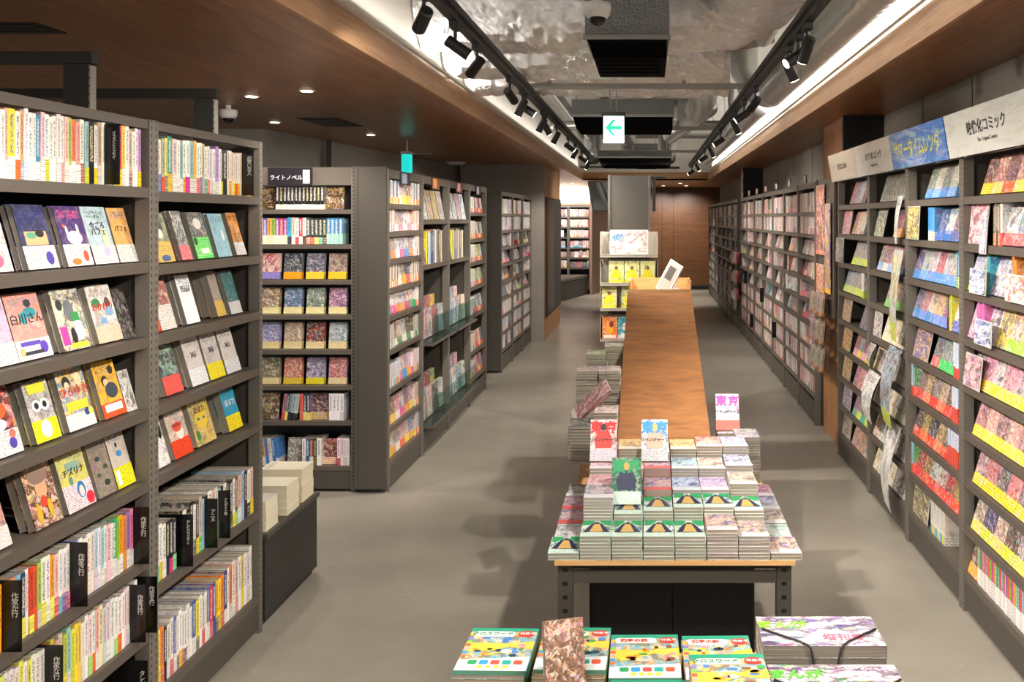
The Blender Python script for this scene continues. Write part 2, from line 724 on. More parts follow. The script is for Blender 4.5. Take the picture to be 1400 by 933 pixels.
def book(name, w, h, t, mat4, c1, c2='e0dccf', c3='333333', belt=0.0, art=0.5, parts=False, row=None):
    """Place one book; row is a list that collects it for labelling."""
    w, h, t = round(w, 3), round(h, 3), round(t * 500) / 500
    t = max(t, 0.006)
    if parts:
        cov, pb = book_meshes(w, h, t, False)
        o = bpy.data.objects.new(name, cov)
        COL.objects.link(o)
        p = bpy.data.objects.new('page_block', pb)
        COL.objects.link(p)
        p.parent = o
        if belt > 0:
            bl = bpy.data.objects.new('paper_belt', belt_mesh(w, t, round(h * belt, 3)))
            COL.objects.link(bl)
            bl.parent = o
            bl['c1'] = list(lin(c2))
            bl['c2'] = list(lin(c2))
            bl['c3'] = list(lin('2a2a2a' if sum(lin(c2)) > 0.9 else 'f2f2f2'))
            bl['prm'] = [1.0, random.uniform(0, 90), 0.0]
    else:
        o = bpy.data.objects.new(name, book_meshes(w, h, t, True))
        COL.objects.link(o)
    o.matrix_world = mat4
    o['c1'] = list(lin(c1))
    o['c2'] = list(lin(c2))
    o['c3'] = list(lin(c3))
    o['prm'] = [0.0 if parts else belt, random.uniform(0, 90), art]
    if row is not None:
        row.append((o, c1, c2 if belt > 0 else None))
    return o


MANY = {'v': [], 'f': [], 'uv': [], 'mi': [], 'c1': [], 'c2': [], 'c3': [], 'prm': []}


def many_new():
    return {'v': [], 'f': [], 'uv': [], 'mi': [], 'c1': [], 'c2': [], 'c3': [], 'prm': []}


def many_book(S, w, h, t, mat4, c1, c2='e0dccf', c3='333333', belt=0.0, art=0.5):
    b = len(S['v'])
    x, y = w / 2, t / 2
    for p in ((-x, -y, 0), (x, -y, 0), (x, y, 0), (-x, y, 0), (-x, -y, h), (x, -y, h), (x, y, h), (-x, y, h)):
        S['v'].append(tuple(mat4 @ Vector(p)))
    # front, spine, back, fore edge, top, bottom
    S['f'] += [tuple(b + i for i in q) for q in ((0, 1, 5, 4), (1, 2, 6, 5), (2, 3, 7, 6), (3, 0, 4, 7), (4, 5, 6, 7), (0, 3, 2, 1))]
    S['uv'] += [(0, 0), (1, 0), (1, 1), (0, 1), (2, 0), (3, 0), (3, 1), (2, 1), (0, 0), (1, 0), (1, 1), (0, 1)] + [(0, 0)] * 12
    S['mi'] += [0, 0, 0, 1, 1, 1]
    sd = random.uniform(0, 90)
    for k, val in (('c1', lin(c1)), ('c2', lin(c2)), ('c3', lin(c3)), ('prm', (belt, sd, art))):
        S[k] += [val] * 8


def many_build(S, name, label, cat):
    me = bpy.data.meshes.new(name)
    me.from_pydata(S['v'], [], S['f'])
    ul = me.uv_layers.new(name='UVMap')
    ul.data.foreach_set('uv', [c for q in S['uv'] for c in q])
    me.polygons.foreach_set('material_index', S['mi'])
    for k in ('c1', 'c2', 'c3', 'prm'):
        a = me.attributes.new(k, 'FLOAT_VECTOR', 'POINT')
        a.data.foreach_set('vector', [c for q in S[k] for c in q])
    me.materials.append(M['cover_geo'])
    me.materials.append(M['pages'])
    o = link(name, me)
    tag(o, label, cat)
    o['kind'] = 'stuff'
    return o


ORD = ['', 'first', 'second', 'third', 'fourth', 'fifth', 'sixth', 'seventh', 'eighth', 'ninth', 'tenth', 'eleventh', 'twelfth', 'thirteenth',
       'fourteenth', 'fifteenth', 'sixteenth', 'seventeenth', 'eighteenth', 'nineteenth', 'twentieth']
TENS = {2: 'twenty', 3: 'thirty', 4: 'forty', 5: 'fifty', 6: 'sixty', 7: 'seventy'}


def ordw(n):
    if n <= 20:
        return ORD[n]
    t, u = divmod(n, 10)
    return (TENS[t][:-1] + 'ieth') if u == 0 else TENS[t] + '-' + ORD[u]


def label_row(row, where, kind, cat, group, nearkey, end='near end'):
    """Labels for a row of books, counted from the end nearest the eye."""
    row = [r for r in row if r is not None]
    row.sort(key=lambda r: nearkey(r[0]))
    for i, (o, a, b) in enumerate(row, 1):
        an, bn = cname(a), cname(b) if b else None
        desc = f'{an} {kind}' + (f' with {bn} belt' if bn and bn != an else '')
        if len((desc + where).split()) > 11:
            desc = desc.replace('spine-out paperback', 'paperback')
        tag(o, f'{desc}, {ordw(i)} from {end}, {where}', cat, group)


def M4(loc, rx=0, rz=0, ry=0):
    return Matrix.Translation(loc) @ Euler((rx, ry, rz), 'XYZ').to_matrix().to_4x4()


# ------------------------------------------------------------ book filling, in a bay's own frame: x along the shelf, -y towards the aisle
PALE = ['ece8df', 'e6e0d6', 'f1eee8', 'e9dfd8', 'dedcd8', 'efe6e2', 'e8e4d8']
BELTS = ['f2641e', 'e6267a', 'f2d21c', 'd8241e', '2f9a8a', '2d4fa8', 'ece8df', 'ece8df', 'f3b81f', '8fc640', 'ee8fa6', '6a9ecf']
BRIGHT = ['f4a01e', 'f2d21c', '2f9a55', '2d5fb0', 'd8342a', '7a56a8', 'e98ab0', '62b0cf', '8bbf3a', 'ef7a4a', '1d2246', '1b1b1b', '9fd0c0']
FARC = ['a83c3c', '4a8c94', 'f0ece8', 'e8e0dc', 'c84a4a', '5c4c48', 'e0b8a8', 'f0ece8', 'd8a0a0', '8c3c40', 'e8d8b0', 'c8c4c4', '2c3c64', 'e8dcd8']
PINKS = ['e8c9c6', 'e2b3b0', 'e9dcd8', 'd8c2bd', 'c99c98', 'ead6c8', 'cfc4c0', 'b9a49d', 'e5e0dc']


def ink(c1):
    return random.choice(['252525', '3a2f2c', '8a2420', '24407a', '2a2a2a']) if sum(lin(c1)) > 0.7 else random.choice(['e8e4da', 'e9d9a0', 'f3f1ec'])


class Fill:
    """Cursor that sets books on one shelf of a bay."""

    def __init__(self, bay, z, ymin=0.012, limit=None, name='book', parts=False, many=None, xr=None, scale=1.0, nz=0.0):
        self.b, self.z, self.y, self.name, self.parts, self.many = bay, z, ymin, name, parts, many
        self.x = 0.032 if xr is None else xr[0]
        self.end = bay['w'] - 0.032 if xr is None else xr[1]
        self.row = []
        self.s = scale

    def put(self, w, h, t, m, c1, c2, c3, belt, art, back=False):
        mw = self.b['m'] @ m
        p = mw.translation
        if not seen(p.x, p.y, p.z + h / 2, 70):
            return None
        if self.many is not None or (back and self.name == 'comic_book'):
            S_ = self.many if self.many is not None else MANYF
            many_book(S_, w, h, t, mw, c1, c2, c3, belt, art)
            return None
        return book(self.name, w, h, t, mw, c1, c2, c3, belt, art, self.parts, self.row)

    def gap(self, g):
        self.x += g
        return self

    def S(self, n=None, width=None, c=None, belts=None, h=0.188, w=0.128, t=(0.012, 0.022), pb=0.75, beltf=(0.26, 0.34), lean=0, dh=0.008, art=0.3, dy=0.004):
        i = 0
        stop = self.x + width if width else 1e9
        while self.x < min(self.end, stop) and (n is None or i < n):
            tt = round(random.uniform(*t) * 500) / 500
            if self.x + tt > self.end:
                break
            c1 = c[i % len(c)] if c and n else random.choice(c or PALE)
            c1 = jit(c1, 5)
            bl = belts[i % len(belts)] if belts and n else random.choice(belts or BELTS)
            hh = round((h + random.uniform(-dh, dh)) * 500) / 500
            be = random.uniform(*beltf) if random.random() < pb else 0.0
            y = self.y + w / 2 + random.uniform(0, dy)
            ang = R(lean)
            m = Matrix.Translation((self.x + tt / 2, y, self.z + 0.001 + (tt / 2) * abs(math.sin(ang)))) @ Matrix.Rotation(ang, 4, 'Y') @ Matrix.Rotation(-PI / 2, 4, 'Z')
            self.put(w, hh, tt, m, c1, bl, ink(c1), be, art)
            self.x += tt / max(0.3, math.cos(ang)) + 0.0006
            i += 1
        if lean:
            self.x += h * math.sin(abs(R(lean))) * 0.9
        return self

    def F(self, n=1, c=None, belts=None, w=0.113, h=0.174, t=0.016, copies=1, lean=14, belt=0.28, art=0.9, inks=None, pitch=None, y=0.03, rot=0):
        for i in range(n):
            if self.x + w > self.end + 0.001:
                break
            c1 = jit(c[i % len(c)] if c else random.choice(PALE), 8)
            bl = belts[i % len(belts)] if belts else 'e0dccf'
            kk = inks[i % len(inks)] if inks else random.choice(['c24a5a', '3a4c8c', '5b3b2e', '2f7f86', '333333', 'b06a2c'])
            be = belt if belts else 0.0
            ang = R(-lean)
            for k in range(copies):
                yy = self.y + y + k * (t + (0.0018 if self.parts else 0.0008)) / math.cos(ang)
                m = M4((self.x + w / 2, yy + t / 2, self.z + 0.001 + t / 2 * math.sin(-ang)), ang, R(rot))
                self.put(w, h, t, m, c1, bl, kk, be, art, back=k > 0)
            self.x += (pitch or (w + 0.003)) + random.uniform(0, 0.002)
        return self


def bay_of(origin, rz, w):
    return {'m': Matrix.Translation(origin) @ Matrix.Rotation(rz, 4, 'Z'), 'w': w, 'rz': rz, 'o': origin}


# ------------------------------------------------------------ bookcases
def bookcase(bay, label, group, depth=0.3, top=2.12, shelves=(), base=0.15, name='bookcase', header=True, back=True, boards='steel_l', lip=0.035, body='steel',
             endpost=True, far_only=False, header_h=0.05, back_top=None, side_in=0.0):
    w = bay['w']
    root = empty(name, bay['o'], bay['rz'], label, 'bookcase', group)
    pw = 0.027
    # uprights: the slotted post at each end belongs to the bay's near side; its own origin keeps the slots centred
    MB().box(-pw / 2, pw / 2, -0.004, 0.045, 0, top).build('slotted_post', M['post'], root, loc=(pw / 2, 0, 0))
    if endpost:
        MB().box(-pw / 2, pw / 2, -0.004, 0.045, 0, top).build('slotted_post', M['post'], root, loc=(w - pw / 2, 0, 0))
    MB().box(0.001, 0.013, 0.045, depth, 0, top).build('side_panel', M[body], root)
    MB().box(w - 0.013, w - 0.001, 0.045, depth, 0, top).build('side_panel', M[body], root)
    if back:
        MB().box(0.013, w - 0.013, depth - 0.012, depth, 0, back_top or top).build('back_panel', M['steel_d'], root)
    if header:
        MB().box(pw, w - pw, 0.0, 0.02, top - header_h, top - 0.002).box(pw, w - pw, 0.02, 0.06, top - 0.012, top - 0.002).build('header_rail', M[boards], root)
    for z in shelves:
        MB().box(pw + 0.0005, w - pw - 0.0005, 0.0, depth - 0.014, z - 0.012, z).box(pw + 0.0005, w - pw - 0.0005, -0.002, 0.004, z - lip, z - 0.001).build('shelf_board', M[boards], root)
    z0 = shelves[-1] - lip if shelves else base
    MB().box(pw, w - pw, 0.002, 0.012, 0.02, min(base, z0) - 0.002).build('kick_panel', M[body], root)
    MB().box(pw, w - pw, 0.03, 0.04, 0.0, 0.03).build('plinth', M['black'], root)
    return root


MANYF = many_new()
HID = many_new()
# ============================================================ THE ROOM
XF_L, XF_R = -1.35, 1.21          # faces of the veneered soffits
HS, HT = 2.59, 2.735              # soffit underside, fascia top
XW = 1.80                         # right wall
YB, YE = -3.5, 22.8               # back and end of the room
YT = 18.5                         # where the raised ceiling ends
HC = 3.45

struct(MB().box(-7.0, XW + 0.1, YB, YE + 0.4, -0.1, 0).build('floor', M['floor']))
struct(MB().box(XF_L - 0.3, XF_R + 0.3, YB, YT + 0.3, HC, HC + 0.1).build('ceiling', M['slab']))
sl = struct(MB().box(-7.0, XF_L - 0.02, YB, YE, HS, HS + 0.03).build('ceiling_soffit_left', M['soffit']))
sr = struct(MB().box(XF_R + 0.02, XW + 0.1, YB, YE, HS, HS + 0.03).build('ceiling_soffit_right', M['soffit']))
struct(MB().box(XF_L - 0.02, XF_R + 0.02, YT, YE, HS, HS + 0.03).build('ceiling_soffit_end', M['soffit']))
struct(MB().box(XF_L - 0.02, XF_L, YB, YT, HS, HT).build('trim_1', M['fascia']))
struct(MB().box(XF_R, XF_R + 0.02, YB, YT, HS, HT).build('trim_2', M['fascia']))
struct(MB().box(XF_L, XF_R, YT, YT + 0.02, HS, HT + 0.02).build('trim_3', M['fasciax']))
struct(MB().box(XF_L - 0.06, XF_L - 0.025, YB, YT, HT - 0.01, HC).build('wall_upper_left', M['white']))
struct(MB().box(XF_R + 0.025, XF_R + 0.06, YB, YT, HT - 0.01, HC).build('wall_upper_right', M['white']))
struct(MB().box(XF_L - 0.06, XF_R + 0.06, YT + 0.03, YT + 0.06, HT, HC).build('wall_upper_end', M['white']))
struct(MB().box(XW, XW + 0.1, YB, YE, 0, HS).build('wall_right', M['wall']))
for i, y in enumerate((3.2, 4.1, 5.0, 5.9, 8.6, 9.9, 11.2, 12.5)):
    struct(MB().box(XW - 0.003, XW, y, y + 0.006, 2.1, HS).build('trim_%d' % (i + 10), M['steel_d']))
struct(MB().box(-7.1, -7.0, YB, YE, 0, HS).build('wall_left', M['wall']))
struct(MB().box(-0.05, XW, YE, YE + 0.1, 0, HS).build('wall_end', M['endwood']))
struct(MB().box(-7.0, -0.05, YE, YE + 0.1, 0, HS).build('wall_end_left', M['wallw']))
# left rear walls
struct(MB().box(-7.0, -3.38, 7.92, 8.0, 0, HS).build('wall_rear_left', M['wall']))
struct(MB().quadbox([(-3.38, 7.92, 0), (-3.30, 8.9, 0), (-2.75, 14.0, 0), (-2.75, 14.1, 0), (-3.40, 8.9, 0), (-3.42, 8.0, 0)], (0, 0, HS)).build('wall_side_left', M['wall']))
struct(MB().tube([(-3.22, 9.05, 0), (-3.22, 9.05, HS)], 0.025, 10).build('trim_20', M['galv'], smooth=True))
# pillar with dark service panel
struct(MB().box(-2.75, -1.535, 13.14, 13.2, 0, HS).build('wall_pillar_front', M['wall']))
struct(MB().box(-2.2, -1.535, 13.2, 15.5, 0, HS).build('wall_pillar', wood('pillar_veneer', '86603f', 'a97d57', 0.5, (1, 14, 0.8), 6)))
pd = empty('access_panel', (-1.53, 13.3, 0.34), 0, 'dark grey metal access panel on the wooden pillar face', 'panel')
MB().box(-0.004, 0.03, 0, 2.05, 0, 1.78).build('frame', M['steel_d'], pd)
MB().box(0.03, 0.036, 0.05, 1.0, 0.04, 1.74).build('leaf', plain('dark_louvre', '3b3733', 0.35, metal=0.4, bump=0.3, bscale=50), pd)
MB().box(0.03, 0.036, 1.04, 2.0, 0.04, 1.74).build('leaf', M['steel_d'], pd)
# right pillar
pr_ = struct(MB().box(1.50, XW, 6.93, 7.72, 0, HS).build('wall_pillar_right', wood('right_pillar_veneer', '96643c', 'b07e54', 0.5, (1, 10, 0.8), 6)))
struct(MB().box(1.49, XW, 6.88, 6.93, 2.0, HS).build('trim_21', M['black']))
struct(MB().box(1.50, XW, 14.3, 14.62, 0, HS).build('wall_pillar_rear', M['fasciax']))
struct(MB().box(1.49, XW, 14.2, 14.3, 2.0, HS).build('trim_22', M['black']))
# far-left alcove: slanted wall beside the last bookcase, seams on the wooden end wall
struct(MB().quadbox([(-1.40, 21.4, 0), (-1.0, 22.75, 0), (-0.95, 22.75, 0), (-1.35, 21.4, 0)], (0, 0, 2.45)).build('wall_alcove', plain('brown_panel', '8a6f5c', 0.6)))
for i, x in enumerate((0.33, 0.62)):
    struct(MB().box(x, x + 0.012, YE - 0.004, YE, 0, HS).build('trim_%d' % (30 + i), M['black']))
struct(MB().box(-0.05, XW, YE - 0.015, YE, 0, 0.1).build('baseboard_end', M['black']))


# ============================================================ LIGHTS
def spot_light(parent, loc, aim, power, size=R(78), blend=0.75, radius=0.03, color=WARM):
    d = bpy.data.lights.new('lamp_light', 'SPOT')
    d.energy = power
    d.spot_size = size
    d.spot_blend = blend
    d.shadow_soft_size = radius
    d.color = color
    o = bpy.data.objects.new('lamp_light', d)
    COL.objects.link(o)
    v = Vector(aim) - Vector(loc)
    o.rotation_euler = v.to_track_quat('-Z', 'Y').to_euler()
    o.location = Vector(loc) - Vector(parent.location)
    o.parent = parent
    return o


_head = {}


def track_spot(track_x, y, z, aim, label, group, power=None):
    """Black can on a stem under the track, pointed at aim, with its own lamp."""
    a = Vector((track_x, y, z - 0.10))
    d = (Vector(aim) - a).normalized()
    root = empty('track_spotlight', (0, 0, 0), 0, label, 'spotlight', group)
    MB().box(track_x - 0.016, track_x + 0.016, y - 0.05, y + 0.05, z - 0.03, z - 0.0005).build('adapter', M['black'], root)
    MB().tube([(track_x, y, z - 0.03), (track_x, y, z - 0.10)], 0.008, 8).build('stem', M['black'], root)
    p0, p1 = a - d * 0.045, a + d * 0.075
    MB().tube([p0, p0 + d * 0.004, p1], [0.020, 0.026, 0.027], 18).build('lamp_head', M['black'], root, smooth=False)
    MB().tube([p1 + d * 0.0005, p1 + d * 0.003], 0.022, 18).build('lens', M['lens'], root)
    spot_light(root, p1 + d * 0.012, aim, power or SPOT_W)
    return root


ZT = 2.66
tr_l = empty('lighting_track', (0, 0, 0), 0, 'long black lighting track above the aisle, beside the left soffit', 'lighting track')
MB().box(-0.87, -0.83, -2.5, 13.4, ZT, ZT + 0.03).build('rail', M['black'], tr_l)
MB().box(-0.885, -0.815, -2.5, 13.4, ZT + 0.031, ZT + 0.06).build('channel', M['steel_d'], tr_l)
tr_r = empty('lighting_track', (0, 0, 0), 0, 'long black lighting track beside the silver spiral duct', 'lighting track')
MB().box(0.68, 0.72, -2.5, 15.2, ZT, ZT + 0.03).build('rail', M['black'], tr_r)
MB().box(0.665, 0.735, -2.5, 15.2, ZT + 0.031, ZT + 0.06).build('channel', M['steel_d'], tr_r)

GL = 'spotlights on the left track'
GR = 'spotlights on the right track'
left_spots = [(-1.2, 'R'), (0.2, 'L'), (1.2, 'T'), (1.9, 'L'), (2.6, 'R'), (3.4, 'N'), (3.95, 'R'), (4.45, 'N'), (5.5, 'C'), (6.05, 'L'), (6.2, 'R'), (7.2, 'L'), (7.4, 'T'), (8.3, 'L'),
              (9.5, 'R'), (10.4, 'L'), (11.4, 'R'), (12.6, 'L')]
right_spots = [(-1.0, 'L'), (0.4, 'R'), (1.4, 'L'), (1.9, 'T'), (2.2, 'B'), (2.6, 'R'), (3.97, 'T'), (4.2, 'B'), (4.5, 'R'), (5.9, 'C'), (6.6, 'L'), (7.3, 'R'), (8.8, 'L'), (10.1, 'R'), (11.3, 'L'), (13.0, 'R'), (14.6, 'L')]


def spots(lst, x, group, name):
    n = 0
    for y, s in lst:
        vis = y > 3
        if vis:
            n += 1
            lb = f'black track spotlight, {ordw(n)} from the front on the {name} track'
        else:
            lb = f'black track spotlight {ordw(1 + lst.index((y, s)))} behind the viewer on the {name} track'
        if s == 'C':
            aim = (-0.15, 7.6, 1.35)
        elif s == 'B':  # extra heads added to brighten the dim shelves of the bench-side left case
            aim = (-1.7, 3.6, 1.0)
        elif s == 'N':
            aim = (-2.35, 5.95, 1.2)
        elif s == 'T':
            aim = (0.12, y + 1.1, 0.6)
        elif s == 'L':
            aim = (-1.75, y + 0.5, 0.95)
        elif s == 'R':
            aim = (1.5, y + 0.5, 0.95)
        track_spot(x, y, ZT, aim, lb, group, {'C': 60.0, 'N': 110.0, 'T': 150.0, 'B': 110.0}.get(s, SPOT_W * (0.80 if y > 4.6 else (0.95 if y > 2.5 else 0.72)) * (0.36 if (s == 'L') == (x < 0) else 1.45)))


spots(left_spots, -0.85, GL, 'left')
spots(right_spots, 0.70, GR, 'right')

# warm white strips lying on top of the soffits, washing the ducts
for i, (x, sx) in enumerate(((XF_L + 0.03, 1), (XF_R - 0.03, -1))):
    r0 = empty('cove_strip', (x, 8.0, HT + 0.02), 0, ['long cove light strip hidden on the ledge of the left soffit', 'long cove light strip hidden on the ledge of the right soffit'][i], 'strip light')
    MB().box(-0.012, 0.012, -8.5, 9.5, -0.018, -0.004).build('profile', M['whitep'], r0)
    d_ = bpy.data.lights.new('strip_light', 'AREA')
    d_.shape = 'RECTANGLE'
    d_.size = 18.0
    d_.size_y = 0.03
    d_.energy = COVE_W * (0.55, 1.15)[i]
    d_.color = (1.0, 0.95, 0.88)
    o = bpy.data.objects.new('strip_light', d_)
    COL.objects.link(o)
    o.parent = r0
    o.location = (0, 0.5, 0.01)
    az = -Vector((0.55 * sx, 0, 0.83)).normalized()
    ax = Vector((0, 1, 0))
    ay = az.cross(ax)
    o.rotation_euler = Matrix(((ax.x, ay.x, az.x), (ax.y, ay.y, az.y), (ax.z, ay.z, az.z))).to_euler()
# recessed downlights in the left soffit
GD = 'downlights in the left soffit'
for i, (x, y) in enumerate([(-2.56, 5.8), (-2.11, 5.55), (-3.06, 7.36), (-2.61, 8.45)]):
    lb = ['small recessed downlight above the light novel case, second nearest', 'small recessed downlight nearest the soffit edge',
          'small recessed downlight beside the square ceiling vent', 'small recessed downlight farthest back near the exit sign'][i]
    r0 = empty('downlight', (x, y, HS), 0, lb, 'downlight', GD)
    MB().tube([(0, 0, -0.004), (0, 0, -0.0002)], 0.05, 24).build('trim_ring', M['whitep'], r0)
    MB().tube([(0, 0, -0.007), (0, 0, -0.0045)], 0.034, 24).build('lens', M['down'], r0)
    spot_light(r0, (x, y, HS - 0.02), (x, y, 0), DOWN_W, R(100), 0.6)

for i, (x, y, ax, ay, az, pw) in enumerate([(0.35, 21.6, 0.35, 22.7, 1.2, 150), (0.9, 21.6, 0.95, 22.7, 1.2, 150), (-1.7, 20.0, -1.9, 21.6, 1.2, 190), (-2.5, 20.0, -2.4, 21.6, 1.2, 190),
                                             (-0.4, 19.2, -0.4, 19.6, 0, 260), (0.7, 20.0, 0.7, 20.3, 0, 200), (-1.3, 18.0, -1.3, 18.6, 0, 250)]):  # fill downlights added to brighten the dark far end and alcove
    z_ = HS
    if y < YT and XF_L < x < XF_R:
        continue
    r0 = empty('downlight', (x, y, z_), 0, 'added fill downlight near the far end of the shop, %s of the rear group' % ordw(i + 1), 'downlight', 'added fill downlights at the far end')
    MB().tube([(0, 0, -0.004), (0, 0, -0.0002)], 0.05, 24).build('trim_ring', M['whitep'], r0)
    MB().tube([(0, 0, -0.007), (0, 0, -0.0045)], 0.034, 24).build('lens', M['down'], r0)
    spot_light(r0, (x, y, z_ - 0.02), (ax, ay, az), pw, R(95), 0.7)

# ============================================================ CEILING EQUIPMENT
for i, (y, x0, x1) in enumerate([(3.73, -0.95, 1.0), (6.4, -0.95, 0.76), (9.4, -1.0, 0.8), (12.6, -1.0, 0.8)]):
    r0 = empty('strut_channel', (0, 0, 0), 0, ['galvanised cross strut nearest the viewer, carrying the white dome camera', 'galvanised cross strut holding the green arrow sign',
               'galvanised cross strut behind the arrow sign', 'galvanised cross strut farthest back above the aisle'][i], 'strut', 'cross struts above the aisle')
    MB().box(x0, x1, y - 0.02, y + 0.02, ZT + 0.062, ZT + 0.10).build('channel', M['galv'], r0)
    for x in (x0 + 0.25, 0.05 + 0.2 * (i % 2)):
        MB().tube([(x, y, ZT + 0.10), (x, y, HC)], 0.005, 6).build('hanger_rod', M['galv'], r0)
        MB().box(x - 0.015, x + 0.015, y - 0.015, y + 0.015, ZT + 0.10, ZT + 0.12).build('nut_plate', M['galv'], r0)


def foil_duct(pts, r, label, seg=56, step=0.028, amp=0.022, loops=0):
    """Creased foil wrap: a tube with ridged folds in its surface."""
    from mathutils import noise as mn
    P = [Vector(p) for p in pts]
    fine = []
    for i in range(len(P) - 1):
        n = max(2, int((P[i + 1] - P[i]).length / step))
        for k in range(n):
            fine.append(P[i].lerp(P[i + 1], k / n))
    fine.append(P[-1])
    mb = MB().tube(fine, r, seg)
    for i, v in enumerate(mb.v):
        c = fine[min(i // seg, len(fine) - 1)]
        d = Vector(v) - c
        q = Vector(v)
        a = (1 - abs(mn.noise(q * 7.0))) ** 3 * 1.1 + (1 - abs(mn.noise(q * 17.0))) ** 4 * 0.55 + mn.noise(q * 2.0) * 0.8 - 0.7
        mb.v[i] = tuple(c + d * (1 + a * amp / r))
    dd = mb.build('foil_duct', M['foil'], smooth=False)
    hg = MB()
    for q in (0.25, 0.75):
        c = fine[int(q * (len(fine) - 1))]
        hg.box(c.x - 0.004, c.x + 0.004, c.y - 0.004, c.y + 0.004, c.z, HC)
    hg.build('hanger', M['galv'], dd)
    return tag(dd, label, 'duct', 'foil-wrapped ducts across the ceiling')


foil_duct([(-1.36, 5.45, 3.08), (0.15, 5.45, 3.08), (0.45, 5.3, 3.08), (0.60, 4.9, 3.10), (0.64, 4.2, 3.12), (0.66, 3.0, 3.14)], 0.27, 'thick crumpled foil duct that crosses the ceiling and bends toward the viewer on the right', loops=7)
foil_duct([(-1.36, 6.12, 3.0), (0.5, 6.12, 3.0)], 0.24, 'crumpled foil duct crossing the ceiling, middle of the three crossing ducts')
foil_duct([(-1.36, 6.82, 2.97), (0.6, 6.82, 2.97)], 0.23, 'crumpled foil duct crossing the ceiling, farthest of the three crossing ducts')
foil_duct([(-1.3, 4.78, 3.24), (0.2, 4.78, 3.24)], 0.19, 'high crumpled foil duct tight under the slab above the air unit')
foil_duct([(-0.6, 10.2, 3.0), (0.3, 10.4, 3.0)], 0.13, 'thin foil duct beyond the arrow sign near the rear air unit', amp=0.006)


def spiral_duct(x, z, y0, y1, r, label, elbow=None):
    n = int((y1 - y0) / 0.035)
    pts, rs = [], []
    for i in range(n + 1):
        pts.append((x, y0 + (y1 - y0) * i / n, z))
        rs.append(r + (0.006 if i % 3 == 0 else 0.0))
    mb = MB().tube(pts, rs, 28)
    dd = mb.build('spiral_duct', M['duct'], smooth=True)
    hg = MB()
    for q in (0.2, 0.5, 0.8):
        yy = y0 + (y1 - y0) * q
        hg.box(x - 0.004, x + 0.004, yy - 0.004, yy + 0.004, z, HC)
    hg.build('hanger', M['galv'], dd)
    return tag(dd, label, 'duct', 'bright spiral ducts above the right soffit')


spiral_duct(1.05, 2.87, 0.2, 7.6, 0.115, 'bright silver spiral duct running above the right soffit, nearer of two')
spiral_duct(1.0, 2.84, 8.2, 15.5, 0.105, 'bright silver spiral duct above the right soffit, farther of two')
el = MB().tube([(1.05, 7.66, 2.87), (1.03, 7.8, 2.88), (0.9, 7.95, 2.95), (0.85, 8.0, 3.1), (0.85, 8.0, 3.44)], 0.12, 20)
tag(el.build('duct_elbow', M['duct'], smooth=True), 'silver elbow where the nearer spiral duct turns up to the slab', 'duct')
el = MB().tube([(-0.35, 7.9, 2.98), (0.15, 7.9, 2.98), (0.38, 7.95, 2.99), (0.5, 8.15, 2.99), (0.52, 8.5, 2.95), (0.5, 9.2, 2.9)], 0.13, 20)
tag(el.build('duct_elbow', M['duct'], smooth=True), 'smooth silver duct bending right behind the arrow sign', 'duct')
for i, (x, y) in enumerate([(-0.9, 14.5), (-0.35, 14.7), (0.3, 14.7)]):
    r0 = empty('duct_outlet', (x, y, 2.78), 0, ['round silver duct outlet at the rear, left of three', 'round silver duct outlet at the rear, middle of three', 'round silver duct outlet at the rear, right of three'][i], 'duct outlet', 'round outlets at the rear ceiling')
    MB().tube([(0, 0, 0.668), (0, 0, 0.1), (0, -0.12, 0)], 0.14, 20).build('pipe', M['duct'], r0, smooth=True)
    MB().box(-0.2, 0.2, -0.14, 0.16, -0.16, -0.14).build('collar', M['steel_d'], r0)


def pipe(pts, r, label, mat='galv'):
    return tag(MB().tube(pts, r, 12).build('ceiling_pipe', M[mat], smooth=True), label, 'pipe', 'thin pipes under the slab')


pipe([(-1.1, 0.5, 3.3), (-1.1, 4.4, 3.3), (-1.1, 4.4, 3.449)], 0.03, 'thin galvanised pipe high at the upper left of the ceiling')
pipe([(0.95, 7.0, 3.2), (0.45, 7.6, 3.2), (-1.2, 7.6, 3.2), (-1.2, 7.6, 3.449)], 0.045, 'galvanised pipe crossing behind the third foil duct')
pipe([(-0.95, 8.2, 3.1), (-0.95, 16.0, 3.1), (-0.95, 16.0, 3.449)], 0.04, 'galvanised pipe running back along the left side of the rear ceiling')
pipe([(-1.2, 11.0, 2.95), (1.0, 11.0, 2.95), (1.0, 11.0, 3.449)], 0.05, 'galvanised pipe crossing the ceiling beyond the arrow sign')
pipe([(0.62, 9.3, 2.95), (0.30, 12.6, 2.95), (0.30, 12.6, 3.449)], 0.10, 'silver flexible duct sloping back beyond the arrow sign', 'duct')
pipe([(-0.45, 9.5, 2.98), (-0.25, 11.2, 2.78)], 0.09, 'silver flexible duct reaching down to the rear air unit', 'duct')
pipe([(0.80, 4.2, 3.1), (0.83, 6.5, 3.1), (0.83, 6.5, 3.449)], 0.06, 'white-wrapped pipe between the foil duct and the spiral duct', 'whitep')


DEAD = plain('dull_black_filter', '0b0b0b', 0.95, spec=0.05)


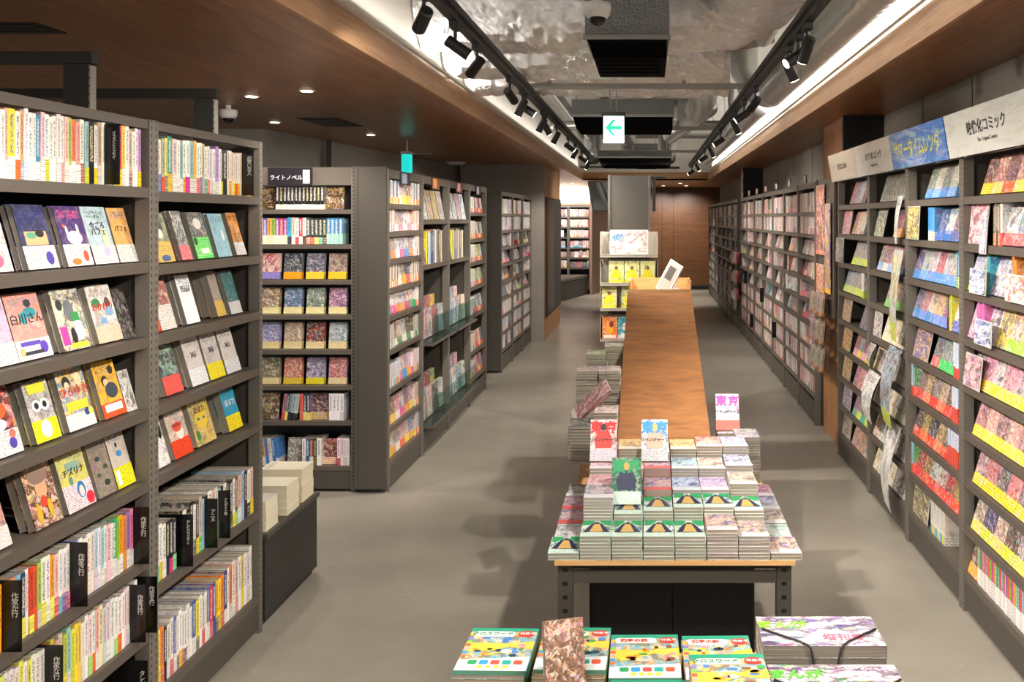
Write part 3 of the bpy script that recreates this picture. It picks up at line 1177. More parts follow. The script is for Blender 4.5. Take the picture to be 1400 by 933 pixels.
def air_unit(x0, x1, y0, y1, z0, z1, z2, label):
    r0 = empty('air_unit', (0, 0, 0), 0, label, 'air conditioner', 'ceiling air units')
    MB().box(x0 - 0.012, x1 + 0.012, y0 - 0.01, y1 + 0.02, z1, z2).build('casing', M['mesh_grey'], r0)
    MB().box(x0 - 0.02, x1 + 0.02, y0 - 0.02, y0 + 0.0, z1 - 0.012, z1 + 0.01).build('flange', M['galv'], r0)
    mb = MB().quadbox([(x0 + 0.03, y0 + 0.02, z0), (x1 - 0.0, y0 + 0.02, z0), (x1, y0, z1 - 0.012), (x0, y0, z1 - 0.012)], (0, y1 - y0, 0))
    mb.build('grille_box', DEAD, r0)
    for xx in (x0 + 0.02, x1 - 0.02):
        MB().box(xx - 0.004, xx + 0.004, y0 + 0.1, y0 + 0.108, z2, HC).build('hanger_rod', M['galv'], r0)
    for k in range(4):
        yy = y0 + 0.08 + k * (y1 - y0 - 0.12) / 4
        MB().box(x0 + 0.05, x1 - 0.03, yy, yy + 0.05, z0 - 0.006, z0 - 0.0005).build('louvre', DEAD, r0)
    return r0


air_unit(-0.305, 0.09, 4.47, 5.07, 2.60, 2.70, 2.96, 'black and silver ceiling air unit above the aisle, nearest')
air_unit(-0.70, 0.22, 8.3, 8.9, 2.63, 2.75, 2.9, 'black box air unit behind the arrow sign')
air_unit(-0.64, 0.28, 11.4, 12.2, 2.48, 2.58, 2.66, 'dark flat air unit beyond the arrow sign near the rear')
air_unit(-0.2, 0.12, 13.2, 13.8, 2.56, 2.66, 2.9, 'small dark air unit farthest back above the column')


def dome_camera(x, y, z, s, label):
    r0 = empty('dome_camera', (x, y, z), 0, label, 'security camera')
    MB().tube([(0, 0, -0.0005), (0, 0, -0.02), (0, 0, -0.045), (0, 0, -0.06)], [0.058 * s, 0.060 * s, 0.056 * s, 0.042 * s], 28).build('housing', M['whitep'], r0, smooth=True)
    MB().tube([(0, 0, -0.06), (0, 0, -0.075), (0, 0, -0.088), (0, 0, -0.094)], [0.036 * s, 0.034 * s, 0.022 * s, 0.004], 22).build('dome', M['blackgloss'], r0, smooth=True)
    MB().tube([(0, 0, 0.0), (0, 0, 0.03)], 0.018, 12).build('mount', M['whitep'], r0)


dome_camera(-0.212, 3.72, ZT + 0.03, 0.95, 'white dome security camera on the front cross strut')
dome_camera(-2.93, 6.27, HS - 0.031, 1.0, 'white dome security camera on the left wooden soffit')
tag(MB().tube([(-2.7, 12.6, HS - 0.0005), (-2.7, 12.6, HS - 0.04)], [0.14, 0.09], 24).build('smoke_detector', M['whitep'], smooth=True), 'white round smoke detector on the left soffit', 'smoke detector')

r0 = empty('exit_sign', (0, 0, 0), 0, 'green and white arrow exit sign hanging above the aisle', 'exit sign')
MB().box(-0.332, -0.182, 6.58, 6.62, 2.355, 2.55).build('sign_body', M['exitw'], r0, bevel=0.003)
MB().box(-0.345, -0.17, 6.575, 6.625, 2.552, 2.58).build('sign_cap', M['steel_d'], r0)
for xx in (-0.28, -0.235):
    MB().tube([(xx, 6.6, 2.58), (xx, 6.42, ZT + 0.07)], 0.006, 8).build('hanger_rod', M['galv'], r0)
ar = MB()
ar.quadbox([(-0.318, 6.578, 2.465), (-0.262, 6.578, 2.525), (-0.240, 6.578, 2.525), (-0.279, 6.578, 2.478), (-0.199, 6.578, 2.478), (-0.199, 6.578, 2.452), (-0.279, 6.578, 2.452),
            (-0.240, 6.578, 2.405), (-0.262, 6.578, 2.405)], (0, 0.0015, 0))
ar.build('arrow', M['exitg'], r0)
ar = MB().box(-0.226, -0.222, 6.5775, 6.5795, 2.375, 2.41).box(-0.198, -0.194, 6.5775, 6.5795, 2.375, 2.41).box(-0.222, -0.198, 6.5775, 6.5795, 2.406, 2.41)
ar.quadbox([(-0.217, 6.5775, 2.376), (-0.212, 6.5775, 2.376), (-0.205, 6.5775, 2.392), (-0.204, 6.5775, 2.403), (-0.214, 6.5775, 2.403), (-0.211, 6.5775, 2.390)], (0, 0.0015, 0))
ar.build('door_mark', M['exitg'], r0)
r0 = empty('exit_sign', (-2.42, 9.0, 0), 0, 'turquoise lit exit sign hanging over the side bookcases, seen almost edge-on', 'exit sign')
MB().box(-0.042, 0.042, -0.05, 0.05, 2.26, 2.44).build('sign_body', M['exitc'], r0, bevel=0.004)
MB().box(-0.05, 0.05, -0.06, 0.06, 2.442, 2.47).build('sign_cap', M['galv'], r0)
MB().tube([(0, 0, 2.47), (0, 0, HS)], 0.01, 8).build('hanger_rod', M['galv'], r0)
MB().box(0.05, 0.25, -0.005, 0.005, 2.446, 2.452).build('guide_wire', M['galv'], r0)
r0 = empty('ceiling_vent', (-2.6, 7.36, HS), 0, 'square dark slotted vent in the left soffit', 'vent')
for k in range(5):
    MB().box(-0.14, 0.14, -0.28 + k * 0.12, -0.20 + k * 0.12, -0.012, -0.0055).build('slat', M['steel_d'], r0)
MB().box(-0.16, 0.16, -0.32, 0.34, -0.005, -0.0003).build('frame', M['black'], r0)
r0 = empty('ceiling_vent', (-2.75, 3.72, HS), 0, 'long black slot vent in the left soffit above the first bookcase', 'vent')
MB().box(-0.7, 0.28, -0.1, 0.1, -0.006, -0.0003).build('frame', M['black'], r0)
for k in range(3):
    MB().box(-0.68, 0.26, -0.08 + k * 0.055, -0.05 + k * 0.055, -0.012, -0.0065).build('slat', M['steel_d'], r0)

# ============================================================ LEFT BOOKCASES
XL = -1.69
A_SH = (1.905, 1.652, 1.40, 1.156, 0.912, 0.655, 0.405, 0.15)
B_SH = (1.895, 1.640, 1.398, 1.156, 0.912, 0.535, 0.17)
bayA = bay_of((XL, 2.205, 0), PI / 2, 0.86)
bayB = bay_of((XL, 3.066, 0), PI / 2, 0.86)
GLC = 'tall grey steel bookcases along the left aisle'
for by, sh, lb in ((bayA, A_SH, 'tall grey steel bookcase at the near left, full of face-out paperbacks'), (bayB, B_SH, 'tall grey steel bookcase on the left, beside the low bench of books')):
    bookcase(by, lb, GLC, 0.34, 2.135, sh, base=0.14, back_top=2.0, header_h=0.032)

ny = lambda o: o.location.y
WHA, WHB = 'nearer left case', 'bench-side left case'


# ---- top spine rows
def spines(bay, z, seq, where, g, parts=True, **kw):
    f = Fill(bay, z, name='paperback_book', parts=parts)
    seq(f)
    label_row(f.row, where, 'spine-out paperback', 'book', g, ny)
    return f


def seqA1(f):
    f.x = 0.12
    f.S(3, c=['ece6dc', 'efe3de', 'e9e2de'], belts=['f2641e', 'ece8df', 'f29a7a'], t=(0.016, 0.02), h=0.184)
    f.S(1, c=['f2a08c'], belts=['ece8df'], t=(0.012, 0.012), pb=1)
    f.S(1, c=['f0cf1e'], belts=['ece8df'], t=(0.026, 0.026), pb=1)
    f.S(1, c=['e6e0d2'], belts=['ec6a1c'], t=(0.02, 0.02), pb=1)
    f.S(1, c=['c89c5a'], belts=['6d83ab'], t=(0.012, 0.012), h=0.192, w=0.16, pb=1, art=0)
    f.S(16, c=['e5ecec', 'ece8df', 'e6e0d6', '2f7a9a', 'e9c4c8', 'dfe6e6', 'e9e4da', 'eae2dc', 'ecd0cc', 'f0e6e0', 'e2b8b0', '9cba4a', 'f07a2a', 'ef9a86', 'e0dccf', '8fb8b4'],
        belts=['ece8df', 'ece8df', 'e6369a', 'dfe0da', 'ece8df', 'c8c834', 'f0702a', 'ece8df', 'ece8df', 'ef9a9a', 'e9dccb', 'ece8df', 'ece8df', 'ece8df', '8c1c20', 'c8cc3a'], t=(0.014, 0.02), pb=0.8)
    f.S(1, c=['101010'], belts=['101010'], t=(0.03, 0.03), h=0.186, w=0.135, pb=0, art=0)
    f.S(14, c=['ece8e2', 'c9a78a', 'ece8df', 'f0eae6', 'b98ac0', '2d4fb8', 'e8dcea', 'd8306c', 'f0cf1e'], belts=['f0cf1e', 'ece8df', 'ece8df', '7a1c30', 'ece8df', 'ece8df', 'f0cf1e'], t=(0.014, 0.022))


def seqB1(f):
    f.S(14, c=['ece8e2', 'e9e6d8', 'b5ab98', 'e8dc4a', '2f8f74', 'dcc8bc', 'f0ece4', '7fae9a', 'f0ece6', 'ece8df', '8fb0b8', 'f2b81c'],
        belts=['ee6a6c', '7f8fb8', 'ee5a1c', '5a6272', 'f0c21c', 'ece8df', 'ece8df', 'ece8df', 'f2a81c', 'e6269a', 'ece8df', 'ece8df'], t=(0.018, 0.03), pb=0.9)
    f.S(1, c=['c4ae90'], belts=['c4ae90'], t=(0.014, 0.014), h=0.196, w=0.16, pb=0)
    f.S(7, c=['ece8df', 'e6e0d8', 'd8d0c4', 'f0ece4', 'b48ccc', 'ece8df', '1a1a1a'], belts=['2f8a5a', 'd8261e', 'ece8df', 'ece8df', 'ece8df', 'ece8df', 'f0e01e'], t=(0.016, 0.024), h=0.182)
    f.S(1, c=['0e0e10'], belts=['101010'], t=(0.036, 0.036), h=0.188, w=0.14, pb=0, art=0)
    f.S(12, c=['e6d8c4', 'ece8df', 'd8c8b0', 'e9e0d0'], belts=['ee5a3c', 'f2b81c', 'ece8df', 'f2d21c'], t=(0.016, 0.02), h=0.176)


spines(bayA, A_SH[0], seqA1, 'top shelf, ' + WHA, 'spine-out paperbacks on the top shelf of the nearer left case')
spines(bayB, B_SH[0], seqB1, 'top shelf, ' + WHB, 'spine-out paperbacks on the top shelf of the left case by the bench')

# ---- face-out rows: (y0, w, h, stack t, copies, base, belt, belt height, ink, art, title, title colour, size, label)
FO = {
    (0, 1): [
        (2.315, .128, .188, .016, 2, 'e9dcd8', None, 0, 'c2412c', .6, None, None, 0, 'white paperback with a pink-haired girl holding a camera, beside the sleeping-box cover'),
        (2.50, .132, .19, .016, 2, '2c3058', 'ece6e2', .36, '4a4a8c', .10, None, None, 0, 'navy paperback with sleepers in a wooden crate and a white belt'),
        (2.672, .13, .188, .014, 2, '38306e', 'ece6e0', .36, 'e05a8a', .15, None, None, 0, 'deep purple paperback with white rabbit shapes and an orange hat belt'),
        (2.795, .132, .188, .014, 2, 'b9cdd6', 'efe9e2', .32, '4a6a5a', .25, '今ごろ\nパフェ', '2a2a2a', .026, 'pale blue parfait paperback overlapping the orange one'),
        (2.936, .10, .186, .012, 1, 'f0b050', 'efe9e2', .32, '5a6a9a', .3, 'パフェ', '2a2a2a', .024, 'orange parfait paperback at the far end beside the pale blue one'),
    ],
    (0, 2): [
        (2.335, .128, .188, .016, 2, 'c8b0cc', 'ece6e2', .32, 'a05a4c', .25, None, None, 0, 'lilac paperback with a drawn book and white belt'),
        (2.466, .138, .19, .018, 2, 'ec9484', 'f3efec', .30, '2a8a94', .3, '白川さん', '1c1c1c', .034, 'salmon paperback titled in large black characters with purple print on its belt'),
        (2.655, .132, .188, .018, 2, 'dcd4b8', None, 0, '4a4a44', .8, None, None, 0, 'cream paperback with grey cats and a pink corner bubble'),
        (2.822, .128, .188, .020, 2, 'd6d8d2', 'f0ccb0', .28, '8a5a3c', .4, 'おかわり', 'd8241e', .028, 'grey and orange paperback with red title and a round green badge'),
        (2.955, .07, .17, .010, 1, '2a2826', None, 0, '5a4a44', .4, None, None, 0, 'small dark framed picture card at the end of the third shelf'),
    ],
    (0, 3): [
        (2.33, .15, .20, .016, 2, '2a2630', 'ece2de', .34, 'ec5a1c', .7, None, None, 0, 'dark paperback with an orange flame shape and pale belt'),
        (2.535, .105, .176, .020, 2, 'c8c0bc', 'f2ea1c', .36, '1c1c1c', .55, None, None, 0, 'grey owl-faced paperback with a bright yellow belt'),
        (2.678, .130, .188, .020, 3, '5a8ab4', 'f0ecea', .26, 'f2c21c', .9, 'ひろゆき', 'e8402c', .034, 'blue and yellow paperback with red rounded title and blue belt print'),
        (2.852, .118, .182, .018, 2, 'f0b41c', 'ee5a24', .26, '3a3c4c', .35, None, None, 0, 'golden yellow paperback of a couple in grey with an orange belt'),
        (2.975, .06, .14, .008, 1, 'e0dcd4', None, 0, '222222', .8, None, None, 0, 'small white card with black ink marks beside the yellow paperback'),
    ],
    (0, 4): [
        (2.30, .135, .188, .024, 2, 'd8908c', 'f2dcd8', .3, '4a7a5a', .8, None, None, 0, 'pink comic with two drawn men and a pale pink belt'),
        (2.53, .120, .188, .022, 2, '2a2422', None, 0, 'e8a87c', .9, None, None, 0, 'black paperback with a wild-haired face and gold lettering'),
        (2.675, .130, .19, .020, 2, 'd6cc58', 'ecd4da', .42, '3a6a9a', .3, 'チズリナ', '1a1a1a', .026, 'mustard and pink paperback with a blue-haired figure and red badge'),
        (2.822, .098, .188, .020, 2, '8a7c6c', None, 0, '3a4a4a', .25, None, None, 0, 'plain taupe paperback scattered with small dark plants'),
        (2.925, .098, .19, .018, 2, 'c8bcae', 'f0e81c', .36, '3a3a6a', .2, None, None, 0, 'pale brown paperback with a bright yellow belt at the end of the fifth shelf'),
    ],
    (1, 1): [
        (3.10, .07, .176, .014, 1, 'ece4e0', 'ec3c1c', .3, 'd8241e', .2, None, None, 0, 'white paperback with red belt tight against the middle post'),
        (3.165, .11, .182, .014, 2, 'b4b084', 'f0c468', .42, '3a3a3a', .6, None, None, 0, 'olive paperback of a round-haired child with a sandy belt'),
        (3.325, .075, .19, .016, 2, '3a4a44', 'e0304c', .3, 'ece8e2', .7, None, None, 0, 'dark paperback with crimson belt leaning between olive and green belts'),
        (3.44, .125, .186, .016, 2, '8a8480', '3cd82c', .46, '1f3a2a', .8, None, None, 0, 'grey photo paperback with a vivid green belt'),
        (3.605, .12, .182, .014, 2, '9cc8d4', None, 0, '4a7a8c', .25, None, None, 0, 'pale blue paperback with a white feather shape'),
        (3.765, .09, .186, .020, 1, 'f09a1c', 'e8e4e0', .3, '3a2a1c', .7, None, None, 0, 'orange patterned paperback with white belt at the far end'),
    ],
    (1, 2): [
        (3.10, .08, .18, .014, 2, 'ece4e0', 'ec4a1c', .5, 'd8241e', .2, None, None, 0, 'white and red paperback tight against the middle post, third shelf'),
        (3.185, .10, .182, .014, 1, '7a6a5c', 'ece0d8', .5, 'c82c24', .9, None, None, 0, 'crowded photo paperback with a red label beside the thick tan block'),
        (3.36, .10, .188, .020, 4, 'f0f0f2', None, 0, '3a3a4a', .0, 'TBSラジオ\n公式読本', '2a2a2a', .016, 'thick stack of white books fronted by a radio guide'),
        (3.60, .07, .188, .030, 4, '9a8c80', 'dcb850', .34, '4a4038', .1, None, None, 0, 'thick olive-paged stack with a taupe cover and mustard belt'),
        (3.715, .10, .186, .018, 2, '2a6a6c', 'dcd8d8', .28, '1c2a2a', .3, None, None, 0, 'dark teal paperback with pale belt near the far post'),
    ],
    (1, 3): [
        (3.10, .06, .17, .012, 1, 'e6dcd4', None, 0, '8a3a2c', .8, None, None, 0, 'white patterned paperback tight against the middle post, fourth shelf'),
        (3.215, .118, .186, .028, 2, '22242a', 'ee5a50', .36, '8ab49a', .6, None, None, 0, 'black paperback with coral belt standing in front of a thick stack'),
        (3.40, .125, .19, .022, 2, 'cfc6c2', 'f0eeee', .34, '3a3a3a', .25, '365', '2a2a2a', .03, 'pale guide book of 365 with white belt, nearest of three'),
        (3.54, .125, .19, .020, 2, 'c4bcba', 'f0e01c', .34, '3a3a3a', .25, '365', '2a2a2a', .03, 'pale guide book of 365 with yellow belt, middle of three'),
        (3.68, .125, .19, .020, 2, 'ccc4bc', 'dcdee0', .30, '3a3a3a', .25, '365', '2a2a2a', .03, 'pale guide book of 365 with grey belt, farthest of three'),
    ],
    (1, 4): [
        (3.12, .125, .188, .022, 2, 'ece8e6', None, 0, '16161a', .5, '悪口', '1a1a1a', .04, 'white paperback of black speech bubbles titled in black'),
        (3.275, .13, .19, .028, 2, 'd8b8a4', 'ec4420', .34, '3a7a74', .5, 'BUNGO', 'b0342c', .018, 'paperback with a red-haired face and orange-red belt'),
        (3.44, .15, .19, .040, 2, 'cbb04c', None, 0, '4a4a5c', .45, '語彙力', '3a2c3c', .028, 'thick mustard vocabulary book with a hooded face'),
        (3.70, .12, .186, .030, 2, '1f8fae', 'f2dc1c', .34, '2a5a6a', .05, '語る力', 'f0f0f0', .03, 'teal paperback with a yellow belt and pinkish page block'),
    ],
}
FOBJ = {}
for (bi, ri), lst in FO.items():
    by, sh = ((bayA, A_SH), (bayB, B_SH))[bi]
    z = sh[ri]
    for fi, (y0, w, h, t, n, c1, c2, bh, ik, art, title, tcol, tsz, lb) in enumerate(lst):
        lean = 16
        for k in range(n):
            ang = R(-lean)
            yy = 0.02 + k * (t + 0.0018) / math.cos(ang)
            mloc = M4((y0 - by['o'][1] + w / 2, yy + t / 2 + 0.012, z + 0.001 + t / 2 * math.sin(-ang)), ang)
            o = book('paperback_book', w, h, t, by['m'] @ mloc, c1, c2 or 'e0dccf', ik, bh if c2 else 0.0, art, True)
            sw = lb.split()[:10]
            while sw[-1].rstrip(',') in ('a', 'the', 'and', 'with', 'of', 'in', 'on', 'its', 'by', 'at', 'beside', 'between', 'large', 'round', 'yellow', 'white', 'red', 'black', 'blue', 'bright', 'gold'):
                sw.pop()
            tag(o, lb if k == 0 else ['', 'copy right behind the ', 'third copy behind the ', 'rearmost copy of the '][k] + ' '.join(sw).rstrip(','), 'book', 'face-out books on the left cases')
            if k == 0:
                FOBJ[(bi, ri, fi)] = (o, t)
            if k == 0 and title:
                tm = text_mesh(title, tsz, pmat(tcol))
                link('title_lettering', tm, o, (0, -t / 2 - 0.0018, h * (0.62 if bh else 0.72)), (R(90), 0, 0))

# printed pictures on some of the nearest covers: (shape, x, z, half width, half height, colour) in metres from the cover's centre and foot
DECO = {
    (0, 1, 0): [('e', 0, .085, .032, .036, 'e8b8a4'), ('e', 0, .108, .034, .026, 'e07a98'), ('e', .01, .07, .018, .018, '2a2c4c'), ('e', -.01, .03, .045, .022, 'e85c7c'), ('e', -.035, .055, .02, .016, 'c8dce8')],
    (0, 1, 1): [('r', 0, .090, .046, .020, 'e8a878'), ('e', -.018, .098, .022, .010, '5c9c7c'), ('e', .018, .104, .018, .012, '2a2624'), ('e', .035, .03, .016, .02, '4a3c9c')],
    (0, 1, 2): [('e', 0, .088, .036, .022, 'dcdce4'), ('e', -.030, .11, .006, .016, 'e4dcd0'), ('e', .022, .112, .006, .02, 'dce4e4'), ('e', -.02, .014, .022, .010, 'f0782c'), ('e', .03, .03, .012, .018, 'e8583c'), ('e', -.04, .125, .006, .006, 'e86a5c')],
    (0, 1, 3): [('e', .03, .085, .016, .034, 'd8dcb0'), ('e', .02, .04, .014, .018, 'b8b4dc')],
    (0, 2, 1): [('e', .018, .160, .014, .012, '23262c'), ('e', .018, .132, .026, .016, '1f8c98'), ('e', -.012, .118, .012, .018, '1f8c98'), ('e', .040, .03, .016, .018, '5a3cb0'), ('r', -.01, .045, .04, .006, '5a44b0'), ('r', -.01, .018, .045, .005, '2a2a3c'), ('e', -.05, .024, .010, .012, 'c8b46c')],
    (0, 2, 2): [('e', -.038, .14, .014, .017, '24302c'), ('e', .0, .12, .022, .034, '6c6c74'), ('e', .025, .06, .02, .035, 'f0f0ee'), ('e', -.005, .04, .012, .028, '1c1c1e'), ('r', -.045, .045, .016, .028, 'e8389c'), ('r', .01, .012, .04, .008, 'e0e03c'), ('r', .02, .10, .018, .014, '2c8c4c')],
    (0, 2, 3): [('e', -.028, .128, .022, .016, '2f7c44'), ('e', .030, .125, .014, .02, '5c4434'), ('e', .03, .098, .02, .016, '7ca4c4'), ('e', -.01, .07, .016, .01, '6c9cc8')],
    (0, 3, 0): [('e', .02, .125, .03, .024, 'ec5c1c'), ('e', -.03, .11, .024, .022, 'f0742c'), ('e', -.01, .085, .05, .02, 'e8e4e4'), ('e', .045, .03, .014, .016, '4a3c9c'), ('e', .05, .055, .012, .012, 'ec6c5c')],
    (0, 3, 1): [('e', -.016, .105, .018, .018, 'e8e8e4'), ('e', .018, .105, .018, .018, 'e8e8e4'), ('e', -.016, .105, .009, .010, '161616'), ('e', .018, .105, .009, .010, '161616'), ('r', 0, .155, .036, .014, 'd8d02c'), ('e', .0, .035, .022, .026, 'f4f4ec')],
    (0, 3, 2): [('e', -.025, .145, .018, .020, '23242c'), ('e', -.025, .135, .012, .013, 'e8c8a8'), ('e', .03, .150, .016, .02, 'e8d0a8'), ('r', 0, .072, .05, .014, 'f0c832'), ('e', .035, .045, .012, .012, '23488c'), ('e', .052, .045, .010, .012, 'f0dc3c')],
    (0, 3, 3): [('e', -.012, .118, .016, .018, '3c3430'), ('e', -.008, .112, .013, .013, 'ecb88c'), ('e', .012, .085, .032, .026, '3c4250'), ('e', .03, .15, .013, .014, '3c2c28'), ('r', 0, .03, .045, .012, 'f4ece4')],
    (0, 4, 1): [('e', .002, .110, .024, .032, 'e4a47c'), ('e', .0, .150, .042, .028, '8c7468'), ('e', -.028, .04, .01, .03, 'd8a42c'), ('e', .02, .045, .01, .028, 'd8a42c'), ('e', .0, .07, .012, .018, 'e0442c')],
    (0, 4, 2): [('e', .015, .055, .018, .026, '2c74ac'), ('e', .015, .050, .011, .018, 'f0d0c8'), ('r', 0, .132, .03, .014, '8cac9c'), ('e', .046, .022, .018, .02, 'dc2c44'), ('e', -.02, .09, .008, .014, '5c8c7c')],
    (0, 4, 3): [('e', -.01, .12, .012, .008, '34484c'), ('e', .02, .09, .010, .008, '3c4c3c'), ('e', .01, .04, .014, .010, '2c3c34'), ('e', -.02, .07, .009, .007, '445448')],
    (0, 4, 4): [('e', 0, .11, .014, .01, '3c8cc8'), ('e', -.005, .14, .006, .008, '2c2c2c'), ('r', -.032, .035, .01, .024, 'f0f0ec')],
    (1, 1, 1): [('e', 0, .125, .026, .034, '50504c'), ('e', 0, .105, .020, .018, 'f0e8dc'), ('e', 0, .014, .03, .012, '4c6490')],
    (1, 1, 3): [('e', -.045, .07, .014, .016, '1f4a2c'), ('e', .0, .14, .03, .022, 'e8e4e0'), ('r', .01, .03, .03, .010, 'ece8e8')],
    (1, 1, 4): [('e', .022, .09, .010, .024, 'e8eef0')],
    (1, 4, 0): [('e', -.035, .14, .02, .03, '141416'), ('e', .04, .13, .014, .034, '141416'), ('e', -.03, .05, .026, .034, '141416')],
    (1, 4, 1): [('e', .01, .090, .026, .028, 'f0dccc'), ('e', .0, .11, .03, .018, 'd8583c')],
    (1, 4, 2): [('e', 0, .10, .045, .04, 'd8b83c'), ('e', -.02, .10, .010, .006, '3c6c8c'), ('e', .02, .10, .010, .006, '3c6c8c'), ('e', -.05, .04, .014, .02, '2f7c44')],
}


def print_shapes(o, t, shapes):
    for i, (k, cx, cz, a, b, col) in enumerate(shapes):
        if k == 'r':
            pts = [(cx - a, 0, cz - b), (cx + a, 0, cz - b), (cx + a, 0, cz + b), (cx - a, 0, cz + b)]
        else:
            pts = [(cx + a * math.cos(q * PI / 9), 0, cz + b * math.sin(q * PI / 9)) for q in range(18)]
        p = MB().quadbox(pts, (0, -0.0003, 0)).build('cover_picture', pmat(col, 0.35), o)
        p.location = (0, -t / 2 - 0.0006 - 0.0001 * i, 0)


for k_, sh_ in DECO.items():
    if k_ in FOBJ:
        print_shapes(FOBJ[k_][0], FOBJ[k_][1], sh_)

# ---- lower spine rows
PAL_A6 = ['e9e2c8', 'e8dccc', 'f0cc3a', 'f2a01e', 'e6a04a', 'cf8a8a', '7fb4c4', '2a3560', 'e6ddd8', 'd8452c', 'e05a2c', 'a8c04a', 'dce6c8', 'ece6dc']
DV = []


def divider(bay, x, z, s, label, hh=0.19, size=0.019, out=0.05):
    """Black plate with a vertical section name, set between the books and standing out into the aisle."""
    r = empty('section_divider', tuple((bay['m'] @ Vector((x, 0, z)))), bay['rz'], label, 'divider', 'black section dividers in the left cases')
    MB().box(-0.001, 0.001, -out, 0.10, 0.001, hh).build('plate', M['blackgloss'], r)
    link('section_lettering', text_mesh(vert(s), size, pmat('d8d4cc'), extrude=0.0002), r, (-0.0014, -out * 0.52, hh * 0.66), (R(90), 0, R(-90)))
    return r


def low_rows():
    # near case
    for ri, seq in ((5, [(4, PAL_A6[:4], ['e9e6df']), ('D', '作家か行'), (12, PAL_A6[3:], ['e9e6df', 'f0ee5a', 'e9e6df', 'd8c8b8', 'f0e65a']), (4, ['e9b8b4', 'ece4e0', 'ece8e2', 'e6e0c8'], ['c81e34', '7ab4c4', '8a4a8c', 'c02050']), ('D', '作家さ行'),
                        (12, ['e27a6a', '6a7ac0', 'ece8df', 'e9e2d8', 'ece8df', 'e9d8c4', 'b8c4d8', 'ece6e0', '9cc8dc', 'ece8df', 'e9b8c4', 'ece8df'], ['2d4fa8', 'f2642a', '1f9a8a', 'ece8df', 'ece8df', '222a5c', 'd8c8e0', 'ece8df', 'ece8df', 'd8d0c4', 'c81e24', 'ece8df']),
                        (6, ['1f9a74', '8fbf3a', 'f0a01e', 'e0883a', '9a6ab0', 'd87a9a'], ['e9e4dc']), ('D', '作家た行')]),
                    (6, [(12, ['f0e65a', 'ece8df', 'd8e05a', 'e8e0d4', 'ece4e0', 'e6e0d8'], None), ('D', '作家な行'),
                         (9, ['e04a8c', 'c8b02c', 'cfa08a', 'd8c0a0', 'b8c83a', '8fc4b4', 'e0e05a', 'f0d82c', 'e6c84a'], ['e8dc3a', 'f0e04a', 'dcd8d0']),
                         (14, ['ece8df', 'efe9e4', 'ead4cc', 'ece6e0', 'e8b0a4', 'f0e0b0', 'b8d4c4', 'ecd0d8', 'e9e0e4', 'ece8df'], ['ece8df', 'f28a5a', '8fc43a', 'f2742a', 'ece8df', 'ece8df', 'ece8df']), ('D', '作家は行'), (2, ['8a1c2c', 'ece8df'], ['ece8df', 'd8c83a'])]),
                    (7, [(30, None, None)])):
        f = Fill(bayA, A_SH[ri], name='paperback_book', parts=True)
        divs = []
        if ri == 5:
            f.x = 0.10
        if ri == 6:
            f.x = 0.13
        for s in seq:
            if s[0] == 'D':
                divs.append((f.x + 0.002, s[1]))
                f.x += 0.004
            else:
                f.S(s[0], c=s[1], belts=s[2], t=(0.014, 0.020), h=0.184, pb=0.8, w=0.14)
        row = ['sixth shelf', 'seventh shelf', 'bottom shelf'][ri - 5]
        label_row(f.row, row + ', ' + WHA, 'spine-out paperback', 'book', 'spine-out paperbacks on the ' + row + ' of the nearer left case', ny)
        DV.extend((bayA, x, A_SH[ri], s) for x, s in divs)
    # case by the bench
    f = Fill(bayB, B_SH[5], name='paperback_book', parts=True)
    f.S(7, c=['c81e44', 'e8e0d4', 'ece8df', 'e6e2d8', '2a2c34', '222226', '34363c'], belts=['e0408c', '3cb85a', 'f0d82c', 'ece8df', 'ece8df'], t=(0.016, 0.024), h=0.19, w=0.2)
    f.gap(0.02)
    f.S(30, c=['1d1c1e', 'e8dcd4', '222022', '2a2420', 'ece8df', '3a3434', 'd8b49a', '8fb8d0', '2a2a30', 'ece4dc', 'd4b4a4', 'e6e0d8', 'a8b8c8'],
        belts=['4fb83a', 'ece8df', '8a2a24', 'ece8df', '1a1a1a', 'f0d82c'], t=(0.018, 0.032), h=0.20, w=0.21, dh=0.012, dy=0.0)
    label_row(f.row, 'sixth shelf, ' + WHB, 'spine-out paperback', 'book', 'books on the sixth shelf of the left case by the bench', ny)
    DV.append((bayB, 0.20, B_SH[5], 'テレビバラエティ'))
    DV.append((bayB, 0.385, B_SH[5], 'アニメ'))
    DV.append((bayB, 0.49, B_SH[5], 'アカデミー賞'))
    f = Fill(bayB, B_SH[6], name='paperback_book', parts=True)
    f.S(24, c=['f0b01e', 'f0d82c', 'ee7a2a', '1c1a1a', 'd8d4cc', 'e6d8c8', '4a5a9a', 'ece8df', 'f0ece4', 'ece8df', 'e8e4e0', 'ece8df', 'efe8e0', '2a5a9c', 'e0d43a', 'ece8df', 'd8d0c4', 'ece8df', '3a5a8c', 'c82c44', '2a4a9c'],
        belts=['2a2a2a', 'f0c81e', 'c82c1e', '1c1a1a', 'ece8df', 'c81e24', 'ece8df'], t=(0.016, 0.026), h=0.195, w=0.2, dh=0.012, dy=0.0)
    f.S(10, c=['1f2f6c', 'f0ece4', 'e8784a', 'ece0dc', 'c8bcae', 'ece8df', 'e0c43a', 'ece8df', 'd8c8d0', 'ece8e4'], belts=['ece8df', 'e0a4a0', 'd8d0c8'], t=(0.018, 0.028), h=0.215, w=0.2, dh=0.014, dy=0.0)
    label_row(f.row, 'bottom shelf, ' + WHB, 'spine-out paperback', 'book', 'books on the bottom shelf of the left case by the bench', ny)


